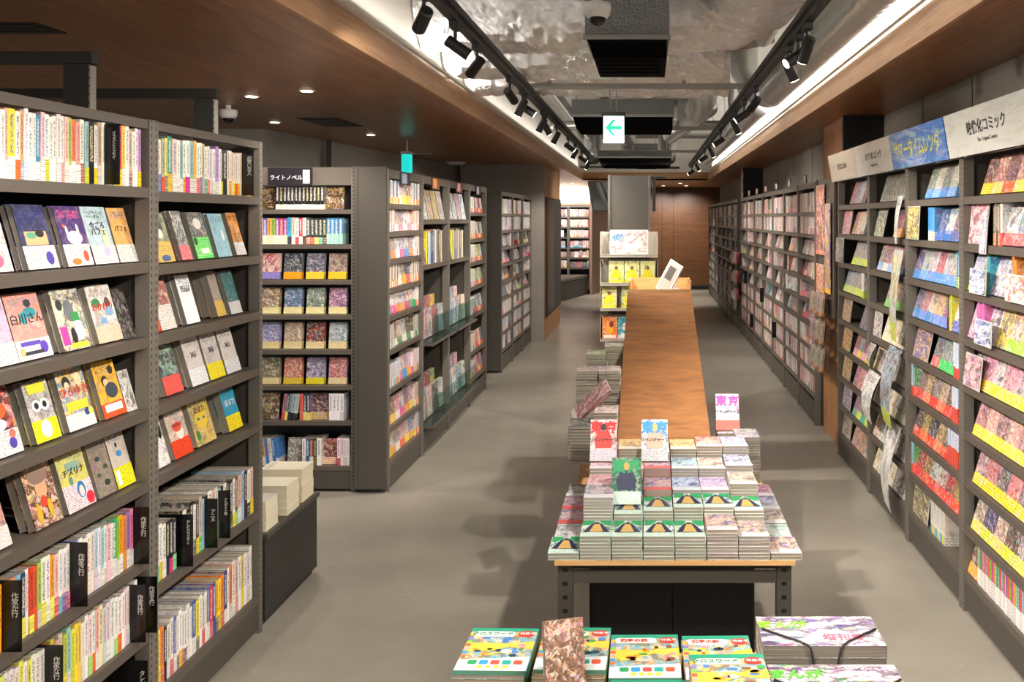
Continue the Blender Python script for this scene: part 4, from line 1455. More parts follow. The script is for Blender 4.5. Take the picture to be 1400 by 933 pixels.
low_rows()
DV.append((bayA, 0.822, A_SH[6] - 0.0, '作家ま行'))
DV.append((bayA, 0.765, A_SH[7], 'タレント'))
DV.append((bayA, 0.608, A_SH[0], 'イラストエッセイ'))
DV.append((bayB, 0.70, B_SH[0], '超笑い芸人'))
for by, x, z, s in DV:
    tall = s in ('イラストエッセイ', 'テレビバラエティ', 'アカデミー賞')
    m = by['m'] @ Vector((x, 0, z))
    if m.y < 2.3:
        continue
    divider(by, x, z, s, f'black section divider lettered {s} in the ' + (WHA if by is bayA else WHB), size=0.014 if tall else 0.020, out=0.036)

# ---- low bench at the end of the left cases
bn = empty('low_bench', (XL, 3.96, 0), PI / 2, 'low grey steel bench cabinet holding stacks of cream books, beyond the left bookcase', 'bench')
MB().box(0.0, 0.62, 0.0, 0.34, 0.03, 0.385).build('body', M['steel_d'], bn)
MB().box(-0.005, 0.625, -0.012, 0.345, 0.387, 0.41).build('bench_top', M['steel'], bn)
MB().box(0.01, 0.61, 0.02, 0.33, 0, 0.028).build('plinth', M['black'], bn)
# frames of the further gondolas rising behind the first case
for i, y in enumerate((3.30, 4.24)):
    r0 = empty('gondola_stand', (-2.09, y, 0), 0, ['dark steel gondola post with a crossbar, standing behind the near left case', 'dark steel gondola post with a crossbar, behind the case by the bench'][i], 'shelf frame',
               'tall dark gondola frames behind the left cases')
    MB().box(-0.045, 0.045, -0.02, 0.02, 0, 2.365).build('post', M['steel_d'], r0)
    MB().box(0.0455, 0.052, -0.018, 0.018, 0, 2.36).build('slotted_strip', slotted('strip_%d' % i, '8d8980', 0.03, 0.05, 0.25), r0)
    MB().box(-2.4, 0.06, -0.022, 0.022, 2.367, 2.41).build('crossbar', M['steel_d'], r0)
# stacks of books on the bench
_cream = plain('cream_pages', 'ded4b8', 0.8)


def flat_stack(name, x, y, z, n, w, h, t, cols, rz=0.0, where='', group='', kind='book', cat='book', c3='333333', art=0.6, belt=0.0, belts=None, jx=0.003, parts=False, from_top=True, rx=-PI / 2, indiv=99):
    """n books lying flat on one another, cover up."""
    zz = z + 0.001
    out = []
    tq = max(0.006, round(t * 500) / 500)
    for k in range(n):
        m = Matrix.Translation((x + random.uniform(-jx, jx), y + random.uniform(-jx, jx), zz + tq / 2)) @ Matrix.Rotation(rz + random.uniform(-0.012, 0.012), 4, 'Z') @ \
            Matrix.Rotation(rx, 4, 'X') @ Matrix.Translation((0, 0, -h / 2))
        c = cols[k % len(cols)]
        if k < n - indiv:
            many_book(HID, w, h, tq, m, c, 'e0dccf', c3, 0, 0.2)
            zz += tq + 0.0005
            continue
        if name in ('boxed_book', 'thick_book') and not out:
            me = book_meshes(w, h, tq, True).copy()
            me.materials[1] = _cream
            _bk[(round(w, 3), round(h, 3), round(tq, 3), True)] = me
        o = book(name, w, h, tq, m, c, (belts[k % len(belts)] if belts else 'e0dccf'), c3, belt if belts else 0, art, parts)
        out.append((o, c))
        zz += tq + 0.0005
    for k, (o, c) in enumerate(reversed(out), 1):
        pos = 'topmost' if k == 1 else (ordw(k) + ' from the top')
        tag(o, f'{cname(c)} {kind} lying {pos} of {where}', cat, group)
    return zz


GBN = 'cream books stacked on the low bench'
flat_stack('boxed_book', -1.79, 4.05, 0.41, 3, 0.13, 0.19, 0.045, ['d8d4c8'], PI / 2, 'the nearest bench stack', GBN, 'thick book', art=0.1)
flat_stack('thick_book', -1.79, 4.28, 0.41, 4, 0.15, 0.20, 0.034, ['e6dfc8'], PI / 2, 'the middle bench stack', GBN, 'thick book', art=0.0)
flat_stack('thick_book', -1.80, 4.47, 0.41, 4, 0.15, 0.21, 0.040, ['e4dcc4'], PI / 2, 'the farthest bench stack', GBN, 'thick book', art=0.0)

# ============================================================ LIGHT-NOVEL BLOCK
N_SH = (1.86, 1.63, 1.395, 1.165, 0.935, 0.70, 0.467, 0.17)
bayN = bay_of((-2.85, 5.92, 0), 0, 0.92)
bookcase(bayN, 'grey steel light novel bookcase facing the viewer beyond the bench', 'bookcases of the block beyond the bench', 0.28, 2.14, N_SH, base=0.15, header_h=0.12, lip=0.03)
ep = tag(MB().box(-1.925, -1.718, 5.88, 5.918, 0.03, 2.14).box(-1.925, -1.90, 5.874, 5.88, 0.03, 2.14).build('end_panel', M['steel']), 'plain tall grey steel end panel beside the light novel bookcase', 'end panel')
tag(MB().box(-2.50, -2.21, 5.905, 5.915, 2.02, 2.135).build('sign_card', pmat('1f1a20', 0.3)), 'dark picture sign reading ライトノベル above the light novels', 'sign')
so = bpy.data.objects['sign_card']
link('sign_lettering', text_mesh('ライトノベル', 0.036, pmat('e8e0e4')), so, (-2.38, 5.9035, 2.07), (R(90), 0, 0))
MB().box(-2.27, -2.225, 5.9035, 5.9045, 2.03, 2.12).build('sign_picture', pmat('b8b0bc'), so)
nx = lambda o: o.location.x
WN = 'light novel case'
GN = 'light novels in the case facing the viewer'
rowsN = ['top shelf', 'second shelf', 'third shelf', 'fourth shelf', 'fifth shelf', 'sixth shelf', 'seventh shelf', 'bottom shelf']
X0 = 0.28


def nrow(i, fn, parts=False):
    f = Fill(bayN, N_SH[i], name='light_novel', parts=parts, xr=(X0, 0.89))
    fn(f)
    label_row(f.row, rowsN[i] + ', ' + WN, 'light novel', 'book', GN + ', ' + rowsN[i], nx, 'the left')


DK = ['161414', '1c1918', '141416']
nrow(0, lambda f: (f.F(1, DK, ['2a241c'], 0.105, 0.15, 0.012, lean=8, inks=['b0823a']), f.S(13, c=DK, belts=['c8c2ae'], t=(0.024, 0.024), h=0.155, w=0.11, pb=1, beltf=(0.2, 0.22), dh=0.001),
                   f.F(1, DK, ['3a2a1c'], 0.12, 0.15, 0.012, lean=8, inks=['c89a5a'])))
nrow(1, lambda f: (f.S(7, c=['e08a9c', '6a5a9c', 'e0a04a', '8fae4a', '8a4a8c', 'b83a6c', '7a4a9a'], belts=['e6dcb8'], t=(0.026, 0.026), h=0.172, w=0.12, pb=1, beltf=(0.34, 0.35), dh=0.001, art=0),
                   f.S(5, c=['4a9cc8', 'd8c8b0', 'ece4e4', 'c8202c', 'ece8e8'], belts=['3a3a3a', 'ece8df', 'd8404c', 'ece0dc', '3a3a44'], t=(0.024, 0.026), h=0.176, w=0.12, dh=0.002),
                   f.S(5, c=['2c3832', '2a322e', '2e3a30', '28322e', '2a2e2c'], belts=['f26a1e', 'd8242a', 'e0dc3a', '1f9a7c', '4a2a3c'], t=(0.026, 0.026), h=0.172, w=0.12, pb=1, beltf=(0.26, 0.27), dh=0.001),
                   f.S(4, c=['3a74a8', '3f7cae', '3a70a4', '4580b0'], belts=['7fb8a8'], t=(0.026, 0.026), h=0.174, w=0.12, pb=1, beltf=(0.4, 0.42), dh=0.001)))
FOUR = dict(w=0.118, h=0.172, t=0.018, copies=2, lean=9, pitch=0.148, art=1.0)
nrow(2, lambda f: f.F(4, ['f0e4dc', '6a7478', '7a84a4', 'b8a894'], ['4a2c9c', 'f0a01e', 'f0c83a', 'f0c02c'], belt=0.28, inks=['e0402c', '2a3440', '4a2c3c', '6a4a3c'], **FOUR), True)
nrow(3, lambda f: f.F(4, ['6a5040', '4a5a7c', '4c5a4c', '6a4a7c'], ['f0e0a4'], belt=0.27, inks=['f0d8b0', '9ac0e0', 'c8d8c8', 'f0b0c8'], **FOUR), True)
nrow(4, lambda f: f.F(4, ['7c6aa0', '8c8c6c', '9c4a44', '7c8ca0'], ['f0dca4'], belt=0.27, inks=['b8d0f0', 'f0c8b0', '3a2a2c', 'e0e8f0'], **FOUR), True)
nrow(5, lambda f: f.F(4, ['8c7c5c', 'b0685c', 'b8b0c8', '9c7c9c'], ['f0dca4', 'e8c83a', 'f0e01e', 'f0dca4'], belt=0.24, inks=['4a5a3c', 'f0a08c', '5a4a7c', 'f07a3c'], **FOUR), True)
nrow(6, lambda f: (f.F(1, ['2a2220'], ['3a2c24'], 0.118, 0.172, 0.012, lean=9, inks=['b08a4a']), f.gap(0.02),
                   f.S(5, c=['b87a8c', '2a2624', '8fa4b4', 'a4b4b8', 'c0c4c8'], belts=['e04438', 'e0c83a', '161616', '161616', '161616'], t=(0.02, 0.02), h=0.174, w=0.12, pb=1, lean=8, dh=0.001),
                   f.S(3, c=['e06a5c', '1c1a1c', '3a2a5c'], belts=['e0705c', 'd8c86c', 'e0c83a'], t=(0.022, 0.026), h=0.176, w=0.12, dh=0.001), f.F(1, ['4a3c38'], ['c8b070'], 0.118, 0.172, 0.012, lean=9, inks=['8a3a3c']),
                   f.S(4, c=['ece8ea'], belts=['e6d8dc'], t=(0.024, 0.024), h=0.176, w=0.12, dh=0.001)))
nrow(7, lambda f: (f.S(6, c=['b83a34', 'c0a06a', '3a7ab8', 'd8d4d0', '2f6ab0', '3a84cc'], belts=['e04438', 'ece0dc', 'e0a03a', 'ece8df'], t=(0.02, 0.024), h=0.176, w=0.12, lean=-6, dh=0.002), f.gap(0.02),
                   f.F(1, ['5a5c54'], None, 0.105, 0.172, 0.012, lean=9, inks=['c8c8b8']), f.S(4, c=['e8dce0', '2c5c8c', '7a2c4c', '1f2a24'], belts=['e8dcd0', 'ece0dc', 'd8d0c4', '20241c'], t=(0.022, 0.024), h=0.176, w=0.12, dh=0.001),
                   f.S(1, c=['ecebe8'], t=(0.03, 0.03), h=0.18, w=0.14, pb=0, dh=0), f.F(1, ['3a2424'], ['f0c8a0'], 0.1, 0.165, 0.012, lean=9, inks=['c05a4c']),
                   f.S(6, c=['ecd8dc', 'ecc8d0', 'e8e4e4', 'e8dcdc', 'd87a3c', 'ece8ea'], belts=['d83a5c', 'ece8df', 'd8c8c8', 'ece8df'], t=(0.018, 0.024), h=0.178, w=0.12, dh=0.004)))

# ============================================================ SIDE CASES OF THE BLOCK (facing the aisle)
XS = -1.718
GS_ = 'bookcases of the block beyond the bench'
S1 = (1.90, 1.712, 1.525, 1.335, 1.15, 0.925, 0.665, 0.41, 0.19)
S2 = (1.79, 1.44, 0.85, 0.22)
S4 = (1.86, 1.60, 1.37, 1.13, 0.86, 0.50, 0.24)
sides = [(5.925, S1, 'first side case after the end panel'), (6.82, S2, 'second side case after the end panel'), (7.72, S2, 'third side case after the end panel'), (8.62, S4, 'fourth side case after the end panel')]
sbays = []
for i, (y, sh, w_) in enumerate(sides):
    by = bay_of((XS, y, 0), PI / 2, 0.895)
    sbays.append(by)
    bookcase(by, 'grey steel bookcase, ' + w_, GS_, 0.2, 2.13, sh, base=0.17, header_h=0.06)
    pc = tag(MB().box(XS + 0.002, XS + 0.012, y + 0.28, y + 0.52, 2.035, 2.125).build('picture_card', pmat(['2c2a30', '7a4a34', '8a3c44', '3a2a2c'][i], 0.3)), 'small dark picture card on the header of the ' + w_, 'sign card', 'picture cards on the side case headers')
    MB().box(XS + 0.012, XS + 0.0135, y + 0.30, y + 0.42, 2.045, 2.115).build('picture', pmat(['8a94a8', 'e0a05c', 'd8c0b8', 'a89ca8'][i], 0.3), pc)


def crow(by, z, i, where, fn, kind='comic', name='comic_book', group=None, many=None):
    f = Fill(by, z, name=name, many=many)
    fn(f)
    label_row(f.row, f'{rn(i)}, {where}', kind, 'comic', group or f'comics on the {rn(i)} of the {where}', ny)
    return f


def rn(i):
    return ['top shelf', 'second shelf', 'third shelf', 'fourth shelf', 'fifth shelf', 'sixth shelf', 'seventh shelf', 'eighth shelf', 'bottom shelf'][i]


s1c = [(['e0dad2', 'cfc8c0', '3a4c44', '2f64b0', 'dcd8d4'], ['ece8df', 'f0d81e', 'f2c01e', 'ec6a4c']), (['c8b8a0', 'ae9c84', 'd8d0c8', 'e2d4dc'], ['ece8df', 'e87a9a']),
       (['d8dce4', 'b8a08c', 'e6dcd8', 'd4b8c8'], ['3a9acc', 'f08a3a', 'ece8df', 'e03a8c']), (['d8ccbc', 'b89c84', '2c2a28', 'e8e0d8'], ['ece8df', 'f2b01e', 'ec4a2c']),
       (['e8e4de', 'ecdcd8', 'e6e2dc'], ['2fae6a', 'e8489a', 'f2742a', 'f2a41e', 'c81e8c']), (['4a443c', 'c8c0b4', 'd8d4cc'], ['ece8df', '3a8a5a']),
       (['e8e4e2', 'ecc0b4', 'a8c4dc'], ['f26a8c', '2fa4d8', 'f2a02c', 'f2e01e']), (['d8c8b8', '8c6a5c', 'c8a0a0'], ['f29a2c', 'f2d01e', 'ece8df', 'e8508c']),
       (['c8bcc0', 'e0d4c8', '7c8cb0'], ['f2e01e', 'f2a01e', 'ece8df', 'f26a3c'])]
for i, (c, b) in enumerate(s1c):
    if i in (0, 3, 6):
        fn = lambda f: (f.S(16, c=c, belts=b, h=0.155, w=0.10, dh=0.005, t=(0.012, 0.022)), f.F(3, c=c, belts=b, w=0.113, h=0.16, lean=6, belt=0.4, y=0.01), f.S(12, c=c, belts=b, h=0.16, w=0.10))
    elif i in (2, 4, 7, 8):
        fn = lambda f: (f.F(6, c=c, belts=b, w=0.113, h=0.162, lean=6, belt=0.34, y=0.01, t=0.02), f.S(10, c=c, belts=b, h=0.16, w=0.10))
    else:
        fn = lambda f: (f.S(10, c=c, belts=b, h=0.165, w=0.10, lean=0), f.F(4, c=c, belts=b, w=0.113, h=0.16, lean=8, belt=0.3, y=0.01), f.S(12, c=c, belts=b, h=0.155, w=0.10))
    crow(sbays[0], S1[i], i, 'first side case', fn, group='comics in the first side case', many=MANYF if i > 3 else None)
# magazine cases with tinted acrylic pockets
for bi, nm in ((1, 'second side case'), (2, 'third side case')):
    by = sbays[bi]
    f = Fill(by, S2[0], name='magazine')
    f.gap(0.03).F(4, c=['d8d4d0', 'c8a88c', '8c9c4a', 'c0b4ac'] if bi == 1 else ['c8ccd0', 'ececec', 'b8bcc4', 'dce0e4'], w=0.17, h=0.24, t=0.012, lean=10, y=0.0, art=0.8, pitch=0.19)
    label_row(f.row, 'top shelf, ' + nm, 'picture magazine', 'magazine', 'magazines on the top shelf of the ' + nm, ny)
    f = Fill(by, S2[1], name='magazine')
    f.F(1, c=['3a2c24'], w=0.16, h=0.24, t=0.014, lean=8, y=0.0).S(24, c=['e8d82c', '2c2620', 'dcc8c0', 'e8e0d8', '3a6a5c', '8fb0c8', '3c4444', 'c87a6a', '2c3436', '2f64b0'], belts=BELTS, h=0.26, w=0.16, t=(0.012, 0.03), pb=0, dh=0.014)
    label_row(f.row, 'second shelf, ' + nm, 'art book', 'book', 'tall art books on the second shelf of the ' + nm, ny)
    for si in (2, 3):
        for k in range(2):
            f = Fill(by, S2[si] + 0.012 + (0.055 if k else 0), name='magazine', ymin=0.02 + 0.075 * k)
            cs = [['c8a0ac', 'd8c0c8', '5a4a4a', 'e0d8d0'], ['3a5a5c', 'd8d4c8', 'b83a4c', 'e0c83a']][k] if bi == 1 else [['a8c0d8', 'd8dce0', '8c9cb0', 'e8e4e0'], ['4a5a6c', 'c8ccd0', '8fa4b4', 'd8c8c8']][k]
            f.gap(0.02 + 0.03 * k).F(4, c=cs, w=0.17, h=0.225 + 0.02 * k, t=0.03, lean=3, y=0.0, art=0.9, pitch=0.195)
            label_row(f.row, f'{"back" if k else "front"} pocket, {["", "", "upper", "lower"][si]} rack, {nm}', 'magazine', 'magazine', 'magazines in the acrylic pockets of the ' + nm, ny)
        rk = empty('acrylic_rack', by['o'], by['rz'], f'tinted acrylic magazine rack on the {["", "", "upper", "lower"][si]} ledge of the {nm}', 'magazine rack', 'tinted acrylic racks')
        z = S2[si]
        MB().box(0.03, 0.865, -0.075, -0.071, z + 0.001, z + 0.20).build('front_pane', M['glasst'], rk)
        MB().box(0.03, 0.865, -0.071, 0.017, z + 0.001, z + 0.006).build('floor_pane', M['glasst'], rk)
        MB().box(0.44, 0.444, -0.071, 0.01, z + 0.007, z + 0.18).build('divider_pane', M['glasst'], rk)
        MB().box(0.028, 0.868, -0.08, -0.0045, z - 0.022, z - 0.004).build('ledge', M['steel_l'], rk)
for i in range(7):
    c = [['2a2624', 'd8d4d0'], ['3a2a20', 'e0d8c8'], ['e0d04a', 'd8dce0'], ['dce4ec', 'b8c83a'], ['8c8c90', 'd8d8dc'], ['2c2824', 'f29a2c', 'e8e0d8'], ['3a8ac0', 'e8e0c8', 'b83a3c']][i]
    crow(sbays[3], S4[i], i, 'fourth side case', lambda f: (f.S(18, c=c + PALE[:2], h=0.148 if i == 0 else 0.17, w=0.11), f.F(5, c=c, belts=BELTS, w=0.113, h=0.15 if i == 0 else 0.165, lean=8, y=0.01)), group='comics in the fourth side case', many=MANYF)

# ---- third block further along, and its end panel
tag(MB().box(-1.90, XS + 0.001, 10.46, 10.498, 0.03, 2.12).build('end_panel', M['steel']), 'dark grey steel end panel of the farther bookcase block', 'end panel')
FSH = (1.86, 1.66, 1.46, 1.26, 1.06, 0.86, 0.66, 0.46, 0.26)


def far_case(by, label, group, sh=FSH, spine_rows=(0, 1, 6, 7, 8), pal=PINKS, dark=0.1, depth=0.2, cardname=None):
    bookcase(by, label, group, depth, 2.12, sh, base=0.2, header_h=0.05)
    if pal is PINKS:
        pal = PINKS + FARC
    for i, z in enumerate(sh):
        f = Fill(by, z, many=MANYF, ymin=0.012)
        while f.x < f.end - 0.02:
            mode = 'S' if i in spine_rows or random.random() < 0.15 else 'F'
            cc = ['26242a', '1f1f22', '3a3236'] if random.random() < dark else random.sample(pal, 3)
            if mode == 'S':
                f.S(random.randint(5, 14), c=cc, h=0.172, w=0.112, t=(0.010, 0.016), pb=0.4, art=0.4)
            elif random.random() < 0.25:
                f.gap(random.uniform(0.02, 0.07))
            else:
                f.F(random.randint(2, 4), c=cc, belts=random.sample(BELTS, 2) if random.random() < 0.35 else None, w=0.113, h=0.165, t=0.02, lean=14, y=0.02, pitch=0.10, art=1.0)


for k in range(3):
    far_case(bay_of((XS, 10.505 + 0.88 * k, 0), PI / 2, 0.875), 'grey steel comics bookcase, %s of the farther left block' % ['nearest', 'middle', 'last'][k], 'bookcases of the farther left block',
             pal=['e2d4cc', 'd8ccc8', 'c8c0b8', 'e8dcd4', 'b4aca4', '9cb8d0'], dark=0.15)
# alcove shelves far at the back left
for k in range(3):
    far_case(bay_of((-2.99 + 0.53 * k, 21.6, 0), 0, 0.525), 'dark bookcase of pink comics in the far alcove, %s one' % ['left', 'middle', 'right'][k], 'bookcases in the far alcove',
             sh=(1.85, 1.6, 1.35, 1.1, 0.86, 0.62), pal=PINKS, dark=0.05)
al = tag(MB().quadbox([(-2.2, 18.9, 0.42), (-1.93, 19.25, 0.42), (-1.44, 21.36, 0.42), (-3.0, 21.36, 0.42), (-3.0, 18.9, 0.42)], (0, 0, 0.05)).build('display_bench_top', M['steel_l']), 'pale top of the long angled display bench in the far alcove', 'bench')
al.name = 'display_bench'
MB().quadbox([(-2.2, 18.95, 0.0), (-1.96, 19.27, 0.0), (-1.46, 21.34, 0.0), (-3.0, 21.34, 0.0), (-3.0, 18.95, 0.0)], (0, 0, 0.418)).build('bench_body', M['steel_d'], al)
r0 = empty('wall_lamp', (-2.1, 22.5, 2.2), 0, 'hidden cove lamp washing the white wall of the far alcove', 'lamp')
MB().box(-0.8, 0.5, 0.0, 0.06, -0.02, 0.02).build('lamp_body', M['white'], r0)
MB().box(-0.78, 0.48, 0.005, 0.055, 0.021, 0.024).build('lens', M['down'], r0)
ld = bpy.data.lights.new('cove_light', 'AREA')
ld.shape = 'RECTANGLE'
ld.size = 1.3
ld.size_y = 0.2
ld.energy = 34
ld.color = (1, .92, .82)
lo = bpy.data.objects.new('cove_light', ld)
COL.objects.link(lo)
lo.parent = r0
lo.location = (-0.1, -0.1, 0.06)
lo.rotation_euler = (R(150), 0, 0)

# ============================================================ RIGHT BOOKCASES
XR = 1.446
R_SH = (1.90, 1.685, 1.47, 1.255, 1.04, 0.825, 0.61, 0.395, 0.18)
rb = [(3.275, 0.875, 'first right case, under the film comics sign'), (4.155, 0.875, 'second right case, under the blue sign'), (5.035, 0.875, 'third right case, hung with paper sheets'),
      (5.915, 0.955, 'fourth right case, beside the poster panel')]
rbays = []
GRC = 'tall grey steel bookcases along the right aisle'
for y, w, lb in rb:
    by = bay_of((XR, y + w, 0), -PI / 2, w)
    rbays.append(by)
    bookcase(by, 'tall grey steel comics bookcase, ' + lb, GRC, 0.3, 2.13, R_SH, base=0.16, header_h=0.05, boards='steel_l')
WR = ['first right case', 'second right case', 'third right case', 'fourth right case']


def poster(by, x, z, w, h, col, label, art='c2a03a', lean=10, y=0.012, up=0):
    r = empty('display_poster', (0, 0, 0), 0, label, 'poster card', 'small poster cards on the right cases')
    r.matrix_world = by['m'] @ M4((x + w / 2, y + 0.004, z + 0.002 + up), R(-lean))
    MB().box(-w / 2, w / 2, -0.001, 0.001, 0, h).build('acrylic_sheet', M['clear'], r)
    MB().box(-w / 2, w / 2, 0.0012, 0.004, 0, h).build('frame_back', M['whitep'], r)
    o = bpy.data.objects.new('poster_sheet', book_meshes(w - 0.012, h - 0.012, 0.006, True))
    MBp = MB().box(-w / 2 + 0.004, w / 2 - 0.004, -0.0016, -0.0011, 0.004, h - 0.004)
    me = MBp.mesh('poster_sheet', M['cover'])
    ul = me.uv_layers.new(name='UVMap')
    for p in me.polygons:
        for li in p.loop_indices:
            co = me.vertices[me.loops[li].vertex_index].co
            ul.data[li].uv = ((co.x + w / 2) / w, co.z / h)
    o.data = me
    COL.objects.link(o)
    o.parent = r
    o['c1'] = list(lin(col))
    o['c2'] = list(lin('e8e4dc'))
    o['c3'] = list(lin(art))
    o['prm'] = [0.0, random.uniform(0, 90), 1.0]
    return r


def rrow(bi, i, fn):
    f = Fill(rbays[bi], R_SH[i], name='comic_book')
    fn(f)
    label_row(f.row, f'{rn(i)}, {WR[bi]}', 'comic', 'comic', f'comics on the {rn(i)} of the {WR[bi]}', ny)


C = dict(w=0.113, h=0.17, t=0.018, copies=2, lean=17, y=0.0, belt=0.3)
YR = ['f0c82c', 'f0b83c', 'e86a3c']
# first case (nearest)
rrow(0, 0, lambda f: f.gap(0.16).F(6, c=['8a5c50', '7a4c44', '946458'], belts=YR, inks=['2a2028', 'e0a88c'], **C))
rrow(0, 1, lambda f: f.gap(0.30).S(4, c=['3a2c2c', '8c6a4c'], belts=['e86a3c'], h=0.172, w=0.113, t=(0.016, 0.02)).S(1, c=['e0dcdc'], t=(0.02, 0.02), h=0.17, w=0.113, pb=1, belts=['e0504c']).F(3, c=['d8d4d8', '8c9cb8'], belts=['e0605c'], **C))
rrow(0, 2, lambda f: (f.F(2, c=['c8ccd4', 'a8b8cc'], belts=['b0e03a'], **C), f.S(2, c=['6ac03a', '2f9ab8'], h=0.172, w=0.113), f.F(2, c=['d8d0c8', 'c0b0a8'], **C), f.S(2, c=['f08a2c'], h=0.17), f.F(2, c=['c8c4cc', 'd4ccd0'], **C)))
rrow(0, 3, lambda f: (f.F(1, c=['e0b0c8'], **C), f.S(5, c=['d86ab0', 'dc78b8'], h=0.172, w=0.113), f.F(2, c=['dcd0d4', 'e4c04c'], **C), f.F(2, c=['c8c4bc', '9cb86c'], belts=['8cc83a'], **C), f.S(3, c=['2f7a34'], h=0.17), f.F(1, c=['d8d4d0'], **C)))
rrow(0, 4, lambda f: f.gap(0.02).F(7, c=['c8a0a8', 'd4b0b8', 'dcc4cc'], belts=['f0dc2c'], inks=['3c2c4c', 'a83c5c'], **C))
rrow(0, 5, lambda f: f.gap(0.06).F(6, c=['b87c84', 'b4808a', 'a88478'], belts=['e8d83c', 'f0e02c'], inks=['6c3c44', 'e8c4a4'], **C))
rrow(0, 6, lambda f: f.gap(0.06).F(6, c=['bc8c90', 'a07c88', '8c7474'], belts=['f0d42c'], inks=['3c2430', 'd84a3c'], **C))
rrow(0, 7, lambda f: f.gap(0.04).F(6, c=['74604c', '5c5c78', '8c6c5c'], belts=['e8c43c', 'd8e03c'], inks=['ecd4c0', '3c3048'], **C))
rrow(0, 8, lambda f: (f.F(1, c=['3c3430'], belts=['e8a83c'], **C), f.S(30, c=['2c8c5c', '2c8c5c', 'e8485c', '2c8c9c', 'ec6c4c', '7c3c9c', 'e85c3c', '6cc03c', 'dc3c8c', 'f0a83c'], belts=['e8e0dc'], h=0.172, w=0.113, t=(0.018, 0.022), pb=1, beltf=(0.42, 0.44), dh=0.001)))
BL = ['3c84d0', '4c94dc']
# second case
rrow(1, 0, lambda f: f.gap(0.24).F(5, c=['8c9084', '9c9c8c'], belts=BL, inks=['3c4838', 'd4ccb0'], **C))
rrow(1, 1, lambda f: f.gap(0.30).S(4, c=['3c94d8', '4c9cdc'], belts=['e8e4d8'], h=0.172, w=0.113, t=(0.022, 0.024), pb=1, dh=0.001).gap(0.02).F(3, c=['2c4c84', 'e0d8d0'], belts=['2c5cac'], **C))
rrow(1, 2, lambda f: f.gap(0.02).F(6, c=['6c4c8c', 'b4bcb8', 'b8c4c8', 'cc5c64', 'b4b0b0', 'd8c8bc'], belts=BL, inks=['2c2c4c', '6c7c74', '8c1c2c'], **C).S(3, c=['3c8c5c', '2c6cbc'], h=0.17))
rrow(1, 3, lambda f: f.gap(0.01).F(5, c=['6c3c7c', 'a08c84', 'd8c8b4', 'c4b47c'], belts=BL, **C).S(4, c=['2c2c28', 'd8d03c'], h=0.172).F(2, c=['d8dce0'], belts=['2c5cbc'], **C))
rrow(1, 4, lambda f: f.gap(0.34).F(3, c=['6c5c4c', '8c8474', '94a49c'], belts=['e85c44', '3cbc4c', '3cbc4c'], **C).S(4, c=['d8dce4', 'b4c4d8'], belts=['d84438'], h=0.172, pb=1))
RD = ['e84834', 'e8583c']
rrow(1, 5, lambda f: (f.S(3, c=['bcccdc', '8cb0d4', '3c8c4c'], belts=['d84434'], h=0.172, pb=1, t=(0.02, 0.024)), f.F(5, c=['84746c', '5c5048', '948880'], belts=RD, inks=['2c2424', 'e0b878'], **C), f.S(5, c=['bccce0', 'd8e0e8'], belts=['d84c34'], h=0.172, pb=1, beltf=(0.4, 0.42))))
rrow(1, 6, lambda f: (f.gap(0.02).F(5, c=['6c5448', '7c6c44', '3c3c54'], belts=RD, inks=['2c2424', 'd8b04c'], **C), f.S(8, c=['bccce0', 'd8e0e8'], belts=['d84c34'], h=0.172, pb=1, beltf=(0.5, 0.52))))
rrow(1, 7, lambda f: (f.S(2, c=['8cb8dc', '3c9c4c'], belts=['d84434'], h=0.172, pb=1, t=(0.024, 0.024)), f.F(6, c=['c83c3c', '8c8c3c', 'd8d8d4', 'c8c4bc'], belts=RD, inks=['2c2424', '8c2c2c'], **C)))
rrow(1, 8, lambda f: f.gap(0.33).S(9, c=['dcd4c8', 'e0dcd0'], belts=['3cb4c8', 'e8d83c', 'd8d0c4'], h=0.175, w=0.15, t=(0.022, 0.026), pb=1, beltf=(0.24, 0.26), dh=0.001))
# third case
GW = ['d8d4cc', 'e0dcd4', 'ccc8c0']
YW = ['e8dcb8', 'e4d8c8']
rrow(2, 0, lambda f: f.gap(0.20).F(5, c=['b4b0a4', 'a8a498'], inks=['4c4c48'], **C))
rrow(2, 1, lambda f: f.gap(0.50).F(2, c=['9c3c2c', 'c8a05c'], belts=['e8a83c'], **C))
rrow(2, 2, lambda f: f.gap(0.12).F(5, c=['2c5c64', '3c6c74'], belts=['6cacdc', 'e0dcd4'], inks=['e0a08c', 'd85c6c'], **C))
rrow(2, 3, lambda f: f.gap(0.30).F(4, c=['3c4438', '4c5444'], belts=['4cbc4c'], **C))
rrow(2, 4, lambda f: f.gap(0.24).F(4, c=GW, belts=YW, inks=['d8b04c', '5c4c44'], **C))
for i in (5, 6, 7, 8):
    rrow(2, i, lambda f: f.gap(0.02).F(7, c=GW, belts=YW if i < 7 else None, inks=['d8b04c', '7c6c64', '4c4c54'], **C))
